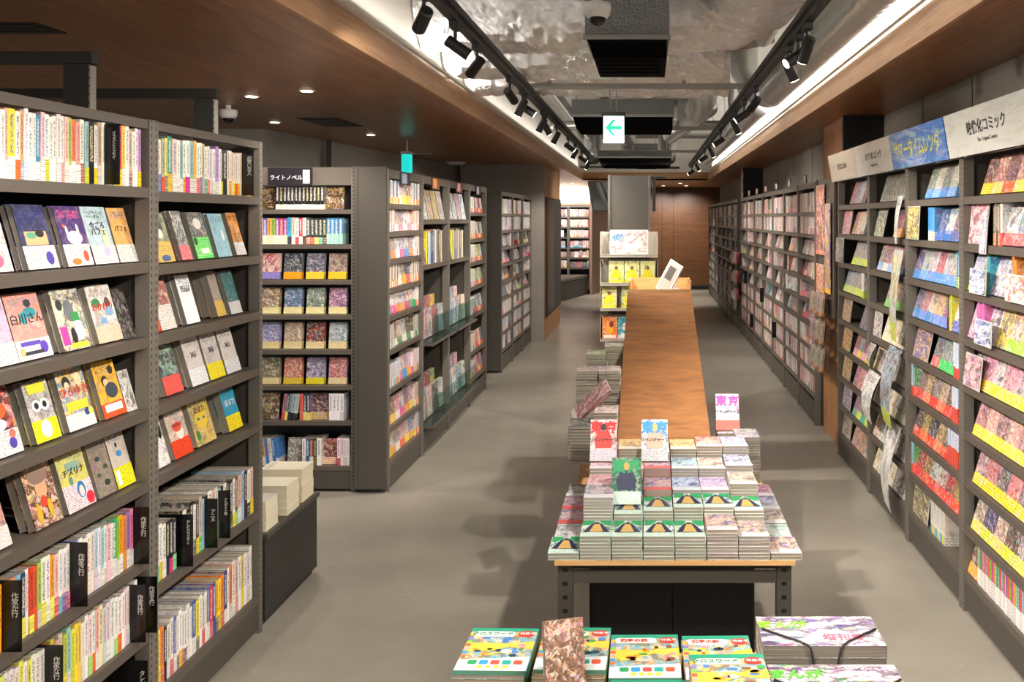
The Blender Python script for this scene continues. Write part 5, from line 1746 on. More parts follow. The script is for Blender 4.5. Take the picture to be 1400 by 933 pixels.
# fourth case
LG = ['c8e03c', 'd0e84c']
rrow(3, 0, lambda f: f.gap(0.30).F(4, c=['7c5c54', '9c8078', 'c8c0bc'], **C))
rrow(3, 1, lambda f: f.gap(0.36).F(3, c=['c87c5c', 'e8dcd4', 'd8d4d0'], **C))
rrow(3, 2, lambda f: f.gap(0.36).F(4, c=['a8a8a0', 'b8b8b0'], belts=LG, **C))
rrow(3, 3, lambda f: f.gap(0.08).F(5, c=['a09c98', 'b4b0a8'], belts=LG, **C).S(3, c=['e4e0dc'], belts=LG, h=0.172, pb=1))
rrow(3, 4, lambda f: f.gap(0.60).F(2, c=['5c4844'], **C))
rrow(3, 5, lambda f: f.gap(0.40).F(4, c=['a84c5c', '3c8c9c', '4c3c5c'], belts=['e8a8bc', 'e8d83c'], **C))
rrow(3, 6, lambda f: f.gap(0.40).F(4, c=['c87c9c', 'd894ac', 'e0dcdc'], **C))
rrow(3, 7, lambda f: f.gap(0.38).F(5, c=['5c6c94', '8c8ca4', '6c5c8c'], belts=['3cb4a0', 'd8e83c'], **C))
rrow(3, 8, lambda f: f.gap(0.36).F(4, c=['b4a49c', 'd88c5c', 'c87448'], **C))

poster(rbays[0], 0.03, R_SH[1], 0.21, 0.19, 'dcd4d8', 'pink and white comic poster card on the second shelf, first right case', 'c04a5c', lean=6)
poster(rbays[0], 0.03, R_SH[4], 0.20, 0.15, 'e0c0c8', 'pink poster card propped on the fifth shelf, first right case', '8c2c44', lean=6, y=-0.012)
poster(rbays[0], 0.25, R_SH[1], 0.075, 0.16, 'd8d8dc', 'narrow hanging character card below the second shelf, first right case', '8c8ca4', lean=4, y=-0.02, up=-0.04)
poster(rbays[0], 0.16, R_SH[2], 0.19, 0.11, 'e8e8e8', 'white notice card in front of the third shelf, first right case', '3c5cac', lean=2, y=-0.03)
poster(rbays[0], 0.56, R_SH[2], 0.19, 0.11, 'e8e8e4', 'second white notice card in front of the third shelf, first right case', 'd86c3c', lean=2, y=-0.03)
poster(rbays[0], 0.22, R_SH[3], 0.19, 0.11, 'e4e4ec', 'white notice card in front of the fourth shelf, first right case', '3c5cac', lean=2, y=-0.03)
poster(rbays[1], 0.03, R_SH[1], 0.22, 0.18, '4c3c5c', 'purple and yellow poster card on the second shelf, second right case', 'f0d82c', lean=3, y=-0.02)
poster(rbays[1], 0.04, R_SH[4], 0.26, 0.185, '3c5cac', 'blue and yellow poster card on the fifth shelf, second right case', 'f0b02c', lean=12)
poster(rbays[1], 0.04, R_SH[8], 0.26, 0.19, '4c4054', 'crowded dark purple poster card on the bottom shelf, second right case', 'c8b46c', lean=6)
poster(rbays[2], 0.06, R_SH[1], 0.22, 0.19, '3c6c74', 'teal poster card with a standing figure, second shelf, third right case', 'e8dca4', lean=12)
poster(rbays[2], 0.04, R_SH[4], 0.19, 0.17, 'd8d4cc', 'pale poster card on the fifth shelf, third right case', '8c7c74', lean=6)
for i, (z, c, a) in enumerate([(1, 'd8a8b0', 'a83c4c'), (2, 'a8a098', '3c3430'), (4, '8c8090', 'e0b04c'), (5, 'a85c4c', 'e0c84c'), (6, '94685c', 'd8b45c'), (7, '5c5c7c', 'c8b8c0'), (8, 'c8b4a4', '6c5444')]):
    poster(rbays[3], 0.06 if z != 2 else -0.02, R_SH[z], 0.26, 0.185, c, ['pink', 'grey', 'lilac-grey', 'brick red', 'brown', 'slate violet', 'sandy'][i] + f' poster card on the {rn(z)}, fourth right case', a, lean=8 if z != 2 else 2, y=0.012 if z != 2 else -0.02)


def sheet(y0, y1, z0, z1, label, curl=0.06, x=XR - 0.008, c='e6e4de', art=0.5, ik='2a2a2e', skew=0.0):
    """Curled proof sheet hanging from a shelf edge."""
    n = 10
    w, h = abs(y1 - y0), z1 - z0
    v, f = [], []
    for s in (0, 1):
        for i in range(n + 1):
            t = i / n
            xx = x - curl * math.sin(t * 2.6) * 0.8 - 0.01 * t + s * 0.0008
            for j in (0, 1):
                v.append((xx - (0.02 * t if j else 0), (y1 if j == 0 else y0) + skew * t, z1 - h * t))
    for s in (0, 1):
        b = s * (2 * n + 2)
        for i in range(n):
            f.append((b + 2 * i, b + 2 * i + 1, b + 2 * i + 3, b + 2 * i + 2))
    me = bpy.data.meshes.new('paper_sheet')
    me.from_pydata(v, [], f)
    ul = me.uv_layers.new(name='UVMap')
    for p in me.polygons:
        for li in p.loop_indices:
            k = me.loops[li].vertex_index % (2 * n + 2)
            ul.data[li].uv = (k % 2, 1 - (k // 2) / n)
        p.use_smooth = True
    me.materials.append(M['cover'])
    o = bpy.data.objects.new('paper_sheet', me)
    COL.objects.link(o)
    o['c1'], o['c2'], o['c3'], o['prm'] = list(lin(c)), list(lin('c8d83c')), list(lin(ik)), [0.0 if c == 'e6e4de' else 0.2, random.uniform(0, 90), art]
    return tag(o, label, 'paper', 'curled sheets hanging from the third right case')


# y positions run from the far edge (y1) to the near edge (y0)
sheet(5.08, 5.19, 1.655, 1.93, 'long white proof sheet hanging from the top shelf of the third right case', 0.02)
sheet(5.08, 5.26, 1.10, 1.62, 'coloured picture sheet hanging below the third shelf, third right case', 0.03, c='a8b8d0', art=1.0, ik='d8c85c')
sheet(5.10, 5.36, 0.60, 1.05, 'large blue landscape sheet with a lime foot, third right case', 0.07, c='9cb4c8', art=1.0, ik='6c5c44')
sheet(5.58, 5.86, 0.52, 0.82, 'white inked proof sheet hanging below the seventh shelf, third right case', 0.06)
sheet(5.12, 5.34, 0.12, 0.605, 'white inked proof sheet reaching over the kick panel, third right case', 0.07)
sheet(5.68, 5.83, 0.86, 1.0, 'small curled character sheet on the sixth shelf, third right case', 0.03, c='d8ccc0', art=1.0)

# header signs
SG = 'header signs over the right cases'
sg = [(3.25, 4.20, 'd9d4ce', '映像化コミック', '3a3a3c', .062, 'The Original Comics', 'pale header sign reading 映像化コミック, nearest of four', .52),
      (4.215, 5.165, '2f6cc0', 'サマータイムレンダ', 'f0e03c', .088, None, 'blue header sign with jagged yellow katakana', .5),
      (5.17, 6.035, 'ddd8d2', 'おすすめコミック', '3a3a3c', .05, 'Original Comics', 'whitish header sign for recommended comics, between blue and tan signs', .55),
      (6.04, 6.90, 'd2c4b4', 'まずはコレから', '3a3a3c', .045, None, 'tan swirled header sign, farthest of four', .5)]
for y0, y1, c, s, tc_, sz, sub, lb, mid in sg:
    r0 = empty('header_sign', (1.405, (y0 + y1) / 2, 2.078), -PI / 2, lb, 'sign', SG)
    r0.rotation_euler = (R(9), 0, -PI / 2)
    w = (y1 - y0) / 2
    me = MB().box(-w, w, 0.0, 0.006, 0, 0.20).mesh('sign_board', M['cover'])
    ul = me.uv_layers.new(name='UVMap')
    for p in me.polygons:
        for li in p.loop_indices:
            co = me.vertices[me.loops[li].vertex_index].co
            ul.data[li].uv = ((co.x + w) / (2 * w) * 0.9 + 0.05, 0.1 + co.z * 3.2)
    bd = link('sign_board', me, r0)
    bd['c1'], bd['c2'], bd['c3'], bd['prm'] = list(lin(c)), list(lin(c)), list(lin({'2f6cc0': '9cd0ee', 'd2c4b4': 'b08c6c'}.get(c, 'c4bcb4'))), [0.0, random.uniform(0, 90), 0.45]
    if c != '2f6cc0':
        bd['prm'] = [0.0, random.uniform(0, 90), 0.16]
    MB().box(-w, w, -0.004, -0.002, -0.004, 0.204).build('acrylic_front', M['clear'], r0)
    for x in (-w * 0.6, w * 0.6):
        MB().box(x - 0.015, x + 0.015, 0.0065, 0.03, -0.006, 0.02).build('clip', M['galv'], r0)
    link('sign_lettering', text_mesh(s, sz, pmat(tc_), bold=0.0012 if c != '2f6cc0' else 0.0006, stretch=1.0 if c != '2f6cc0' else 1.25), r0, ((mid - 0.5) * 2 * w * 0.8, -0.0012, 0.115 if sub else 0.1), (R(90), 0, 0))
    if sub:
        link('sign_lettering', text_mesh(sub, 0.026, pmat('6a6a6c')), r0, ((mid - 0.5) * 2 * w * 0.8, -0.0012, 0.055), (R(90), 0, 0))

# poster panel and clear racks on the right pillar
r0 = empty('poster_panel', (1.446, 7.75, 0), -PI / 2, 'grey perforated panel hung on the right wooden pillar', 'panel')
MB().box(0.02, 0.72, 0.0, 0.02, 1.02, 2.13).build('board', M['steel_l'], r0)
MB().box(0.02, 0.05, -0.01, 0.0, 1.02, 2.13).build('edge_frame', M['steel'], r0)


def wall_poster(x0, x1, z0, z1, c, ik, lb):
    me = MB().box(x0, x1, -0.018, -0.012, z0, z1).mesh('wall_poster', M['cover'])
    ul = me.uv_layers.new(name='UVMap')
    for p in me.polygons:
        for li in p.loop_indices:
            co = me.vertices[me.loops[li].vertex_index].co
            ul.data[li].uv = ((co.x - x0) / (x1 - x0), (co.z - z0) / (z1 - z0))
    o = link('wall_poster', me, None, (1.446, 7.75, 0), (0, 0, -PI / 2))
    o['c1'], o['c2'], o['c3'], o['prm'] = list(lin(c)), list(lin(ik)), list(lin(ik)), [0.06, random.uniform(0, 90), 1.0]
    tag(o, lb, 'poster', 'posters on the grey pillar panel')
    return o


wall_poster(0.06, 0.42, 1.50, 2.08, '3c3c48', 'e87c4c', 'tall dark poster with orange edges at the top left of the pillar panel')
wall_poster(0.44, 0.66, 1.20, 1.92, '3c5cac', 'f0b42c', 'narrow blue and yellow poster on the right of the pillar panel')
wall_poster(0.08, 0.40, 1.08, 1.42, 'e8643c', 'f0d8b0', 'bright orange poster at the lower left of the pillar panel')


def clear_rack(x, y, z, w, label, group, cols, n=5, depth=0.10, lab2='', many=None):
    r = empty('clear_rack', (x, y, z), -PI / 2, label, 'book rack', group)
    MB().box(0, w, -depth, -depth + 0.003, 0, 0.15).build('front_pane', M['clear'], r)
    MB().box(0, w, -depth + 0.003, 0, 0, 0.003).build('floor_pane', M['clear'], r)
    MB().box(0, 0.003, -depth + 0.003, 0, 0.003, 0.15).build('side_pane', M['clear'], r)
    MB().box(w - 0.003, w, -depth + 0.003, 0, 0.003, 0.15).build('side_pane', M['clear'], r)
    by = {'m': Matrix.Translation((x, y, z)) @ Matrix.Rotation(-PI / 2, 4, 'Z'), 'w': w}
    row = []
    for k in range(n):
        xx = 0.065 + k * (w - 0.13) / max(1, n - 1)
        c = cols[k % len(cols)]
        m = by['m'] @ M4((xx, -depth + 0.024 + (k % 2) * 0.034, 0.006), R(-6))
        if many is not None:
            many_book(many, 0.105, 0.165, 0.02, m, jit(c), 'e8843c', '5c3c34', 0.12, 1.0)
            continue
        book('comic_book', 0.105, 0.165, 0.02, m, jit(c), 'e8843c', '5c3c34', 0.12, 1.0, False, row)
    label_row(row, lab2, 'comic', 'comic', 'comics in the clear racks on the pillar', ny)


for k, z in enumerate((1.02, 0.80, 0.58)):
    nm = ['top', 'middle', 'bottom'][k]
    clear_rack(1.44, 7.62, z, 0.55, f'clear acrylic comic rack on the right pillar, {nm} of three', 'clear racks on the right pillar', ['c8b8a8', 'b8a08c', 'd8ccc0', '8c5c44'], 5, lab2=f'{nm} clear rack, pillar')

# far right cases
GF = 'comics bookcases along the right wall beyond the pillar'
for k in range(7):
    far_case(bay_of((XR, 7.80 + 0.915 * (k + 1), 0), -PI / 2, 0.91), 'grey steel comics bookcase, %s beyond the wooden pillar' % ordw(k + 1), GF, depth=0.22)
    cd = tag(MB().box(XR - 0.012, XR - 0.004, 7.80 + 0.915 * k + 0.4, 7.80 + 0.915 * k + 0.62, 2.125, 2.20).build('title_card', pmat(['2c2a2c', '2a2628', '302c30', '8c4c2c', 'a8683c', 'a0643c', '8c5c3c'][k], 0.3)),
             'small title card standing on the %s case beyond the pillar' % ordw(k + 1), 'sign card', 'title cards on the far right cases')
    MB().box(XR - 0.0135, XR - 0.012, 7.80 + 0.915 * k + 0.42, 7.80 + 0.915 * k + 0.52, 2.135, 2.19).build('picture', pmat('c8c0bc', 0.3), cd)
for k in range(7):
    far_case(bay_of((XR, 14.70 + 1.0 * (k + 1), 0), -PI / 2, 0.995), 'dark bookcase, %s beyond the rear pillar on the right' % ordw(k + 1), 'rearmost bookcases along the right wall', depth=0.22, dark=0.45,
             pal=['d8d4d0', 'c8c0bc', 'b8b0b0', 'e0dcd8', '8c8c94', '9cacc0'])
for k, z in enumerate((1.1, 0.80, 0.52)):
    clear_rack(1.44, 14.6, z, 0.6, 'clear rack of pink comics on the rear pillar, %s of three' % ['top', 'middle', 'bottom'][k], 'clear racks on the rear pillar', ['c86c7c', 'c84c5c', 'e0a8b0'], 5, lab2='%s clear rack, rear pillar' % ['top', 'middle', 'bottom'][k], many=MANYF)
for i, (y, z) in enumerate([(14.0, .62), (13.2, .85), (12.4, .30), (11.3, .75), (10.2, .45)]):
    r0 = empty('section_divider', (XR, y, z), -PI / 2, 'black divider plate between comics, %s from the front beyond the pillar' % ordw(5 - i), 'divider', 'black dividers in the far right cases')
    MB().box(-0.001, 0.001, -0.05, 0.0, 0.001, 0.18).build('plate', M['blackgloss'], r0)

# ============================================================ GONDOLA END WITH TRAYS
GX0, GX1, GY = -0.345, 0.015, 7.6
r0 = empty('gondola_end', (0, 0, 0), 0, 'tall grey steel gondola column at the end of the central table', 'display column')
MB().box(GX0 + 0.02, GX1 - 0.02, GY, GY + 0.30, 0.03, 2.165).build('panel', M['steel'], r0)
for x in (GX0 + 0.009, GX1 - 0.009):
    MB().box(-0.009, 0.009, GY - 0.006, GY + 0.03, 0, 2.17).build('slotted_post', M['post'], r0, loc=(x, 0, 0))
MB().box(GX0 + 0.02, GX1 - 0.02, GY + 0.02, GY + 0.28, 0.0, 0.03).build('plinth', M['black'], r0)


def tray(z, h, lb, y=GY - 0.008, x0=-0.405, x1=0.075, d=0.13):
    r = empty('display_tray', (0, 0, 0), 0, lb, 'display tray', 'beige trays on the gondola column')
    MB().box(x0, x1, y - d, y, z, z + 0.004).build('floor_plate', M['beige'], r)
    MB().box(x0, x1, y - 0.003, y, z + 0.004, z + h).build('back_plate', M['beige'], r)
    MB().box(x0, x1, y - d, y - d + 0.003, z - 0.012, z + 0.014).build('front_lip', M['beige'], r)
    for xa in (x0, x1 - 0.003):
        MB().quadbox([(xa, y - d, z + 0.004), (xa, y - 0.004, z + 0.004), (xa, y - 0.004, z + h), (xa, y - d * 0.75, z + h)], (0.003, 0, 0)).build('side_plate', M['beige'], r)


tray(1.49, 0.20, 'top beige tray on the column, holding a framed comic poster')
tray(1.255, 0.20, 'second beige tray on the column, with three yellow comics')
tray(1.045, 0.19, 'third beige tray on the column, with two yellow comics')
tray(0.79, 0.20, 'lowest beige tray on the column, with red and teal comics')


def tray_books(z, xs, cols, belts, inks, lb, copies=2, ht=0.185, w=0.125):
    for i, x in enumerate(xs):
        for k in range(copies):
            m = M4((x, GY - 0.10 + k * 0.022, z + 0.007), R(-8))
            o = book('comic_book', w, ht, 0.018, m, cols[i % len(cols)], belts[i % len(belts)], inks[i % len(inks)], 0.16, 0.8, True)
            tag(o, (['', 'copy behind the '][k]) + lb[i], 'comic', 'comics in the column trays')
            if k == 0:
                print_shapes(o, 0.018, [('e', 0, .085, .034, .034, 'e6da24'), ('r', 0, .058, .046, .016, 'e6da24'), ('e', 0, .126, .015, .017, '8c5c3c'), ('r', 0, .012, .045, .010, 'e4dc3c')] if len(cols) == 1 else
                             [[('e', .0, .09, .030, .05, 'f0a82c'), ('e', .015, .12, .02, .025, '8c2430'), ('r', 0, .02, .05, .012, 'f0e4d0')], [('e', 0, .13, .04, .034, '2c94a4'), ('e', 0, .10, .026, .034, 'f0dcd0'), ('e', -.012, .105, .005, .006, '2c4c6c'), ('e', .012, .105, .005, .006, '2c4c6c'), ('r', -.02, .03, .02, .016, 'e8f0f0')]][i])


tray_books(1.255, (-0.27, -0.14, -0.008), ['e6e6b0'], ['e0d83c'], ['c8cc2c'], ['yellow figure comic in the second tray, left of three', 'yellow figure comic in the second tray, middle of three', 'yellow figure comic in the second tray, right of three'])
tray_books(1.045, (-0.33, -0.165), ['e6e6b0'], ['e0d83c'], ['c8cc2c'], ['yellow figure comic in the third tray, left of two', 'yellow figure comic in the third tray, right of two'])
tray_books(0.79, (-0.325, -0.195), ['e8602c', '5cb8c4'], ['e04030', 'ece8e4'], ['f0b43c', '2c5c74'], ['red and orange fiery comic in the lowest tray', 'teal-haired figure comic in the lowest tray'])
pp = empty('framed_poster', (-0.165, GY - 0.09, 1.497), 0, 'framed pale comic poster with blue lettering in the top tray', 'poster')
pp.rotation_euler = (R(-8), 0, 0)
MB().box(-0.16, 0.16, 0.001, 0.008, 0, 0.21).build('frame', M['whitep'], pp)
o = MB().box(-0.15, 0.15, -0.001, 0.001, 0.008, 0.202)
me = o.mesh('poster_print', M['cover'])
ul = me.uv_layers.new(name='UVMap')
for p in me.polygons:
    for li in p.loop_indices:
        co = me.vertices[me.loops[li].vertex_index].co
        ul.data[li].uv = ((co.x + 0.15) / 0.3, min(0.78, co.z / 0.21))
o = link('poster_print', me, pp)
o['c1'], o['c2'], o['c3'], o['prm'] = list(lin('dcd8d0')), list(lin('dcd8d0')), list(lin('c8786c')), [0, 5.0, 0.7]
link('poster_lettering', text_mesh('この電卓が\n蔵前との\n何を繋ぐ？', 0.026, pmat('2c8cbc'), bold=0.0006), pp, (-0.09, -0.0018, 0.145), (R(90), 0, 0))
for i, (x, s) in enumerate(((GX0 - 0.045, -1), (GX1 + 0.03, 1))):
    r0 = empty('wall_monitor', (x, GY + 0.03, 1.98), 0, ['tilted flat monitor on the left side of the gondola column', 'slim black monitor seen edge-on at the right of the column'][i], 'monitor')
    if i == 0:
        r0.rotation_euler = (0, R(-18), R(-55))
        MB().box(-0.01, 0.01, -0.12, 0.10, -0.12, 0.14).build('housing', M['blackgloss'], r0)
        MB().box(-0.013, -0.0105, -0.11, 0.09, -0.11, 0.13).build('screen', pmat('6a6a6c', 0.2), r0)
    else:
        MB().box(-0.012, 0.012, -0.04, 0.20, -0.12, 0.17).build('housing', M['blackgloss'], r0)
        MB().box(-0.03, 0.10, 0.0, 0.2, 0.171, 0.18).build('top_bracket', M['black'], r0)

# ============================================================ CENTRAL TABLE
TX0, TX1, TY0, TY1, TZ = -0.345, 0.535, 3.285, 7.2, 0.55
TC = (TX0 + TX1) / 2
tb = empty('display_table', (0, 0, 0), 0, 'long central display table with a plywood top and punched dark steel legs', 'table')
MB().box(TX0, TX1, TY0, 4.62, TZ - 0.018, TZ).box(TX0, 0.305, 4.6205, TY1, TZ - 0.018, TZ).build('table_top', M['plyedge'], tb)
for x, ys_ in ((TX0 + 0.038, (TY0 + 0.02, 5.3, TY1 - 0.06)), (TX1 - 0.038, (TY0 + 0.02, 4.55)), (0.267, (TY1 - 0.06,))):
    for y in ys_:
        MB().box(-0.027, 0.027, -0.0, 0.04, 0.0, TZ - 0.019).build('leg', M['holed'], tb, loc=(x, y, 0))
MB().box(TX0 + 0.066, TX1 - 0.066, TY0 + 0.028, TY0 + 0.038, TZ - 0.04, TZ - 0.02).build('rail', M['steel_d'], tb)
MB().box(TX0 + 0.066, TX1 - 0.066, TY0 + 0.022, TY0 + 0.034, TZ - 0.09, TZ - 0.045).build('rail', M['steel_l'].copy() if False else M['steel'], tb)
for x in (TX0 + 0.03, TX1 - 0.04):
    MB().box(x, x + 0.01, TY0 + 0.065, (TY1 - 0.07) if x < 0 else 4.54, TZ - 0.08, TZ - 0.02).build('side_rail', M['steel_d'], tb)
ca = empty('storage_cabinet', (0, 0, 0), 0, 'low black two-door storage cabinet under the central table', 'cabinet')
MB().box(-0.235, 0.425, 3.62, 5.2, 0.03, 0.42).build('body', M['steel_d'], ca)
MB().box(-0.225, 0.093, 3.606, 3.618, 0.04, 0.41).build('door', M['black'], ca)
MB().box(0.097, 0.415, 3.606, 3.618, 0.04, 0.41).build('door', M['black'], ca)
MB().box(-0.24, -0.236, 3.60, 5.2, 0.03, 0.42).build('side_trim', M['galv'], ca)
MB().box(-0.22, 0.41, 3.64, 5.18, 0.0, 0.029).build('plinth', M['black'], ca)

# sloping plywood board
pb = empty('plywood_board', (0, 0, 0), 0, 'sloping plywood board rising along the middle of the central table', 'board')
BX0, BX1 = -0.147, 0.293
y0, z0, y1, z1 = 4.21, 0.752, 6.2, 1.286
MB().quadbox([(BX0, y0, z0), (BX1, y0, z0), (BX1, y1, z1), (BX0, y1, z1)], (0, 0.004, -0.018)).build('face', M['ply'], pb)
for xa in (BX0 + 0.001, BX1 - 0.019):
    MB().quadbox([(xa, y0 + 0.006, z0 - 0.021), (xa, y1 - 0.002, z1 - 0.021), (xa, y1 - 0.002, TZ + 0.002), (xa, y0 + 0.006, TZ + 0.002)], (0.018, 0, 0)).build('side_board', M['plyedge'], pb)
MB().box(BX0 + 0.02, BX1 - 0.02, y1 - 0.03, y1 - 0.01, TZ + 0.002, z1 - 0.03).build('back_board', M['ply'], pb)
MB().box(BX0 + 0.02, BX1 - 0.02, y0 + 0.01, y0 + 0.024, TZ + 0.002, z0 - 0.022).build('front_board', M['ply'], pb)
# wooden box behind the board with a picture leaning in it
bx = empty('wooden_box', (0.08, 6.5, 0), 0, 'open pale wooden box of cards behind the top of the plywood board', 'box')
MB().box(-0.22, -0.208, -0.15, 0.2, 0.552, 1.36).build('side', M['plyedge'], bx)
MB().box(0.208, 0.22, -0.15, 0.2, 0.552, 1.36).build('side', M['plyedge'], bx)
MB().box(-0.208, 0.208, 0.188, 0.2, 0.552, 1.36).build('back', M['plyedge'], bx)
MB().box(-0.208, 0.208, -0.15, -0.138, 0.552, 1.30).build('front', M['plyedge'], bx)
MB().box(-0.208, 0.208, -0.138, 0.188, 1.20, 1.212).build('shelf', M['plyedge'], bx)
pc = empty('leaning_picture', (0.09, 6.50, 1.27), 0, 'white framed picture leaning back out of the wooden box', 'picture frame')
pc.rotation_euler = (R(-18), R(22), R(-50))
MB().box(-0.07, 0.07, 0, 0.012, 0, 0.24).build('frame', M['whitep'], pc)
MB().box(-0.058, 0.058, -0.0015, -0.0002, 0.012, 0.228).build('print', pmat('9c968c'), pc)
MB().box(-0.04, 0.03, -0.003, -0.0018, 0.10, 0.20).build('figure_print', pmat('44403c'), pc)
for k in range(5):
    o = book('card_pack', 0.06, 0.09, 0.012, M4((0.19 + 0.0, 6.42 + 0.03 * k, 1.214), R(-8)), 'e8e6e0', 'e0dccf', '8c8c8c', 0.0, 0.2)
    tag(o, f'small white card pack standing in the wooden box, {ordw(k + 1)} from the front', 'card pack', 'card packs in the wooden box')

# ---- stacks of comics on the table
TCOM = {
    'G': ('dfe6e4', 'cfe6da', '2c8c5c'), 'g': ('2a2f5a', 'd8ece0', '3aa860'), 'O': ('dcb494', 'e0d4d8', '6c5c84'), 'R': ('d8c8cc', 'e0e0e4', 'c83c54'), 'K': ('c4c4cc', 'e0e4e8', '2c2c34'),
    'P': ('d8b0ac', 'e0605c', '6c5c94'), 'B': ('c8d4e8', 'e4e8f0', '3c5cb0'), 'V': ('d0c4e0', 'e4e4e8', '7c3c9c'), 'N': ('d4ccc4', 'e0e0e0', '8c6444'), 'T': ('b4dce0', 'e0e4e4', '3c4c8c'),
    'Y': ('d8c07c', 'e8e0d4', 'b88c3c'), 'E': ('c4d8bc', 'e0e4e0', '3c7c4c'), 'S': ('e0b4a4', 'e4e0dc', 'c83c2c'), 'I': ('c8cce4', 'e4e4e8', '4c4c7c'), 'M': ('c88ca4', 'e0dce0', '5c2c44'), 'W': ('dcdcde', 'e8e8ea', '5c5c64'),
}
CNAME = {'G': 'green and navy', 'g': 'green and navy', 'O': 'orange sky', 'R': 'white and red', 'K': 'white and black', 'P': 'salmon and violet', 'B': 'white and blue', 'V': 'white and purple', 'N': 'brown crowd', 'T': 'turquoise',
         'Y': 'golden', 'E': 'pale green', 'S': 'rust red', 'I': 'indigo', 'M': 'plum', 'W': 'white'}
PX = 0.1165
grid = [  # (covers, heights in volumes) from the table's front edge backwards; columns left to right
    ('GGGGGOOO', (2, 7, 7, 7, 7, 9, 7, 2)),
    ('WKGGGGGG', (1, 14, 9, 10, 11, 11, 10, 1)),
    ('PRWPBVNN', (1, 13, 10, 12, 12, 12, 14, 1)),
    ('PRYPTNII', (1, 15, 15, 15, 15, 15, 16, 1)),
    ('KPYWYSIM', (1, 17, 18, 17, 18, 19, 19, 1)),
]
CW, CH, CT = 0.113, 0.174, 0.0115
colx = [TC - 3.5 * PX + PX * i for i in range(8)]
hts = {}
cnames = ['left-edge', 'second-left', 'third-left', 'mid-left', 'mid-right', 'third-right', 'second-right', 'right-edge']
for r, (cv, hs) in enumerate(grid):
    for c in range(8):
        n = hs[c]
        hts[(r, c)] = n
        if not n:
            continue
        x = colx[c]
        y = TY0 + 0.09 + 0.181 * r
        front = hts.get((r - 1, c), 0) if r else 0
        if r >= 4 and c in range(2, 6):
            pass
        ntq = 0.012
        z = TZ + 0.001
        key = cv[c]
        a, b, k3 = TCOM[key]
        for k in range(n):
            hidden = k < front - 1 and not (c in (1, 6) and k >= 1 and k % 1 == 0 and k > front - 3)
            m = Matrix.Translation((x + random.uniform(-.0008, .0008), y + random.uniform(-.0012, .0012), z + ntq / 2)) @ Matrix.Rotation(random.uniform(-.008, .008), 4, 'Z') @ Matrix.Rotation(-PI / 2, 4, 'X') @ Matrix.Translation((0, 0, -CH / 2))
            z += ntq + 0.0003
            if hidden:
                m = Matrix.Translation((x, y, z - 0.0003 - ntq / 2)) @ Matrix.Rotation(-PI / 2, 4, 'X') @ Matrix.Translation((0, 0, -CH / 2 + 0.002))
                many_book(HID, CW - 0.004, CH - 0.004, ntq - 0.0004, m, a, b, k3, 0.2, 0.8)
                continue
            o = book('comic_volume', CW, CH, ntq, m, a, b, k3, 0.24, 1.0, k == n - 1)
            pos = 'topmost' if k == n - 1 else ordw(n - k) + ' from the top'
            tag(o, f'{CNAME[key]} comic, {pos}, {cnames[c]} stack, {ordw(r + 1)} table row', 'comic', 'comics stacked on the front of the central table')
            if k == n - 1 and key in 'Gg':
                for sx in (-1, 1):
                    pf = MB().quadbox([(sx * 0.054, 0, 0.118), (sx * 0.054, 0, 0.172), (sx * 0.012, 0, 0.172), (sx * 0.016, 0, 0.150), (sx * 0.030, 0, 0.125)], (0, -0.0005, 0)).build('cover_picture', pmat('1f9a5c', 0.35), o)
                    pf.location = (0, -ntq / 2 - 0.0002, 0)
                # robed figure printed on the cover: a dark cape with a gold coat
                pf = MB().quadbox([(-0.05, 0, 0.045), (0.05, 0, 0.045), (0.022, 0, 0.13), (0, 0, 0.155), (-0.022, 0, 0.13)], (0, -0.0005, 0)).build('cover_picture', pmat('23284c', 0.35), o)
                pf.location = (0, -ntq / 2 - 0.0004, 0)
                pf = MB().quadbox([(-0.026, 0, 0.047), (0.026, 0, 0.047), (0.010, 0, 0.13), (-0.010, 0, 0.13)], (0, -0.0005, 0)).build('cover_picture', pmat('c8a45c', 0.35), o)
                pf.location = (0, -ntq / 2 - 0.001, 0)
many_build(HID, 'buried_comics', 'comics buried inside the stacks on the central table', 'comics')


def standing(x, y, z, c, belt, ik, tcol, num, lb, fig=None, lean=22, w=0.116, h=0.18):
    m = M4((x, y, z + 0.002 + 0.006 * math.sin(R(lean))), R(-lean))
    o = book('comic_volume', w, h, 0.012, m, c, belt, ik, 0.27, 0.55, True)
    tag(o, lb, 'comic', 'upright comics on the central table')
    link('title_lettering', text_mesh('東', 0.056, pmat(tcol), bold=0.0022), o, (-0.031, -0.0069, h - 0.034), (R(90), 0, 0))
    link('title_lettering', text_mesh('京', 0.056, pmat(tcol), bold=0.0022), o, (0.031, -0.0069, h - 0.034), (R(90), 0, 0))
    link('title_lettering', text_mesh('リベンジャーズ', 0.0175, pmat('2a2a2c'), bold=0.0005), o, (0, -0.0080, h - 0.088), (R(90), 0, 0))
    if num:
        link('volume_number', text_mesh(num, 0.026, pmat(tcol)), o, (0.05, -0.0069, h - 0.072), (R(90), 0, 0))
    if fig:
        pf = MB()
        pf.quadbox([(-0.034, 0, 0.055), (0.034, 0, 0.055), (0.040, 0, 0.09), (0.022, 0, 0.13), (-0.022, 0, 0.13), (-0.040, 0, 0.09)], (0, -0.0005, 0))
        p_ = pf.build('cover_picture', pmat(fig[0], 0.35), o)
        p_.location = (0, -0.0066, 0)
        p_ = MB().tube([(0, 0, 0.146), (0, -0.0005, 0.146)], 0.015, 16).build('cover_picture', pmat(fig[1], 0.35), o)
        p_.location = (0, -0.0068, 0)
    return o


def ztop(r, c):
    return TZ + 0.001 + hts[(r, c)] * 0.0123


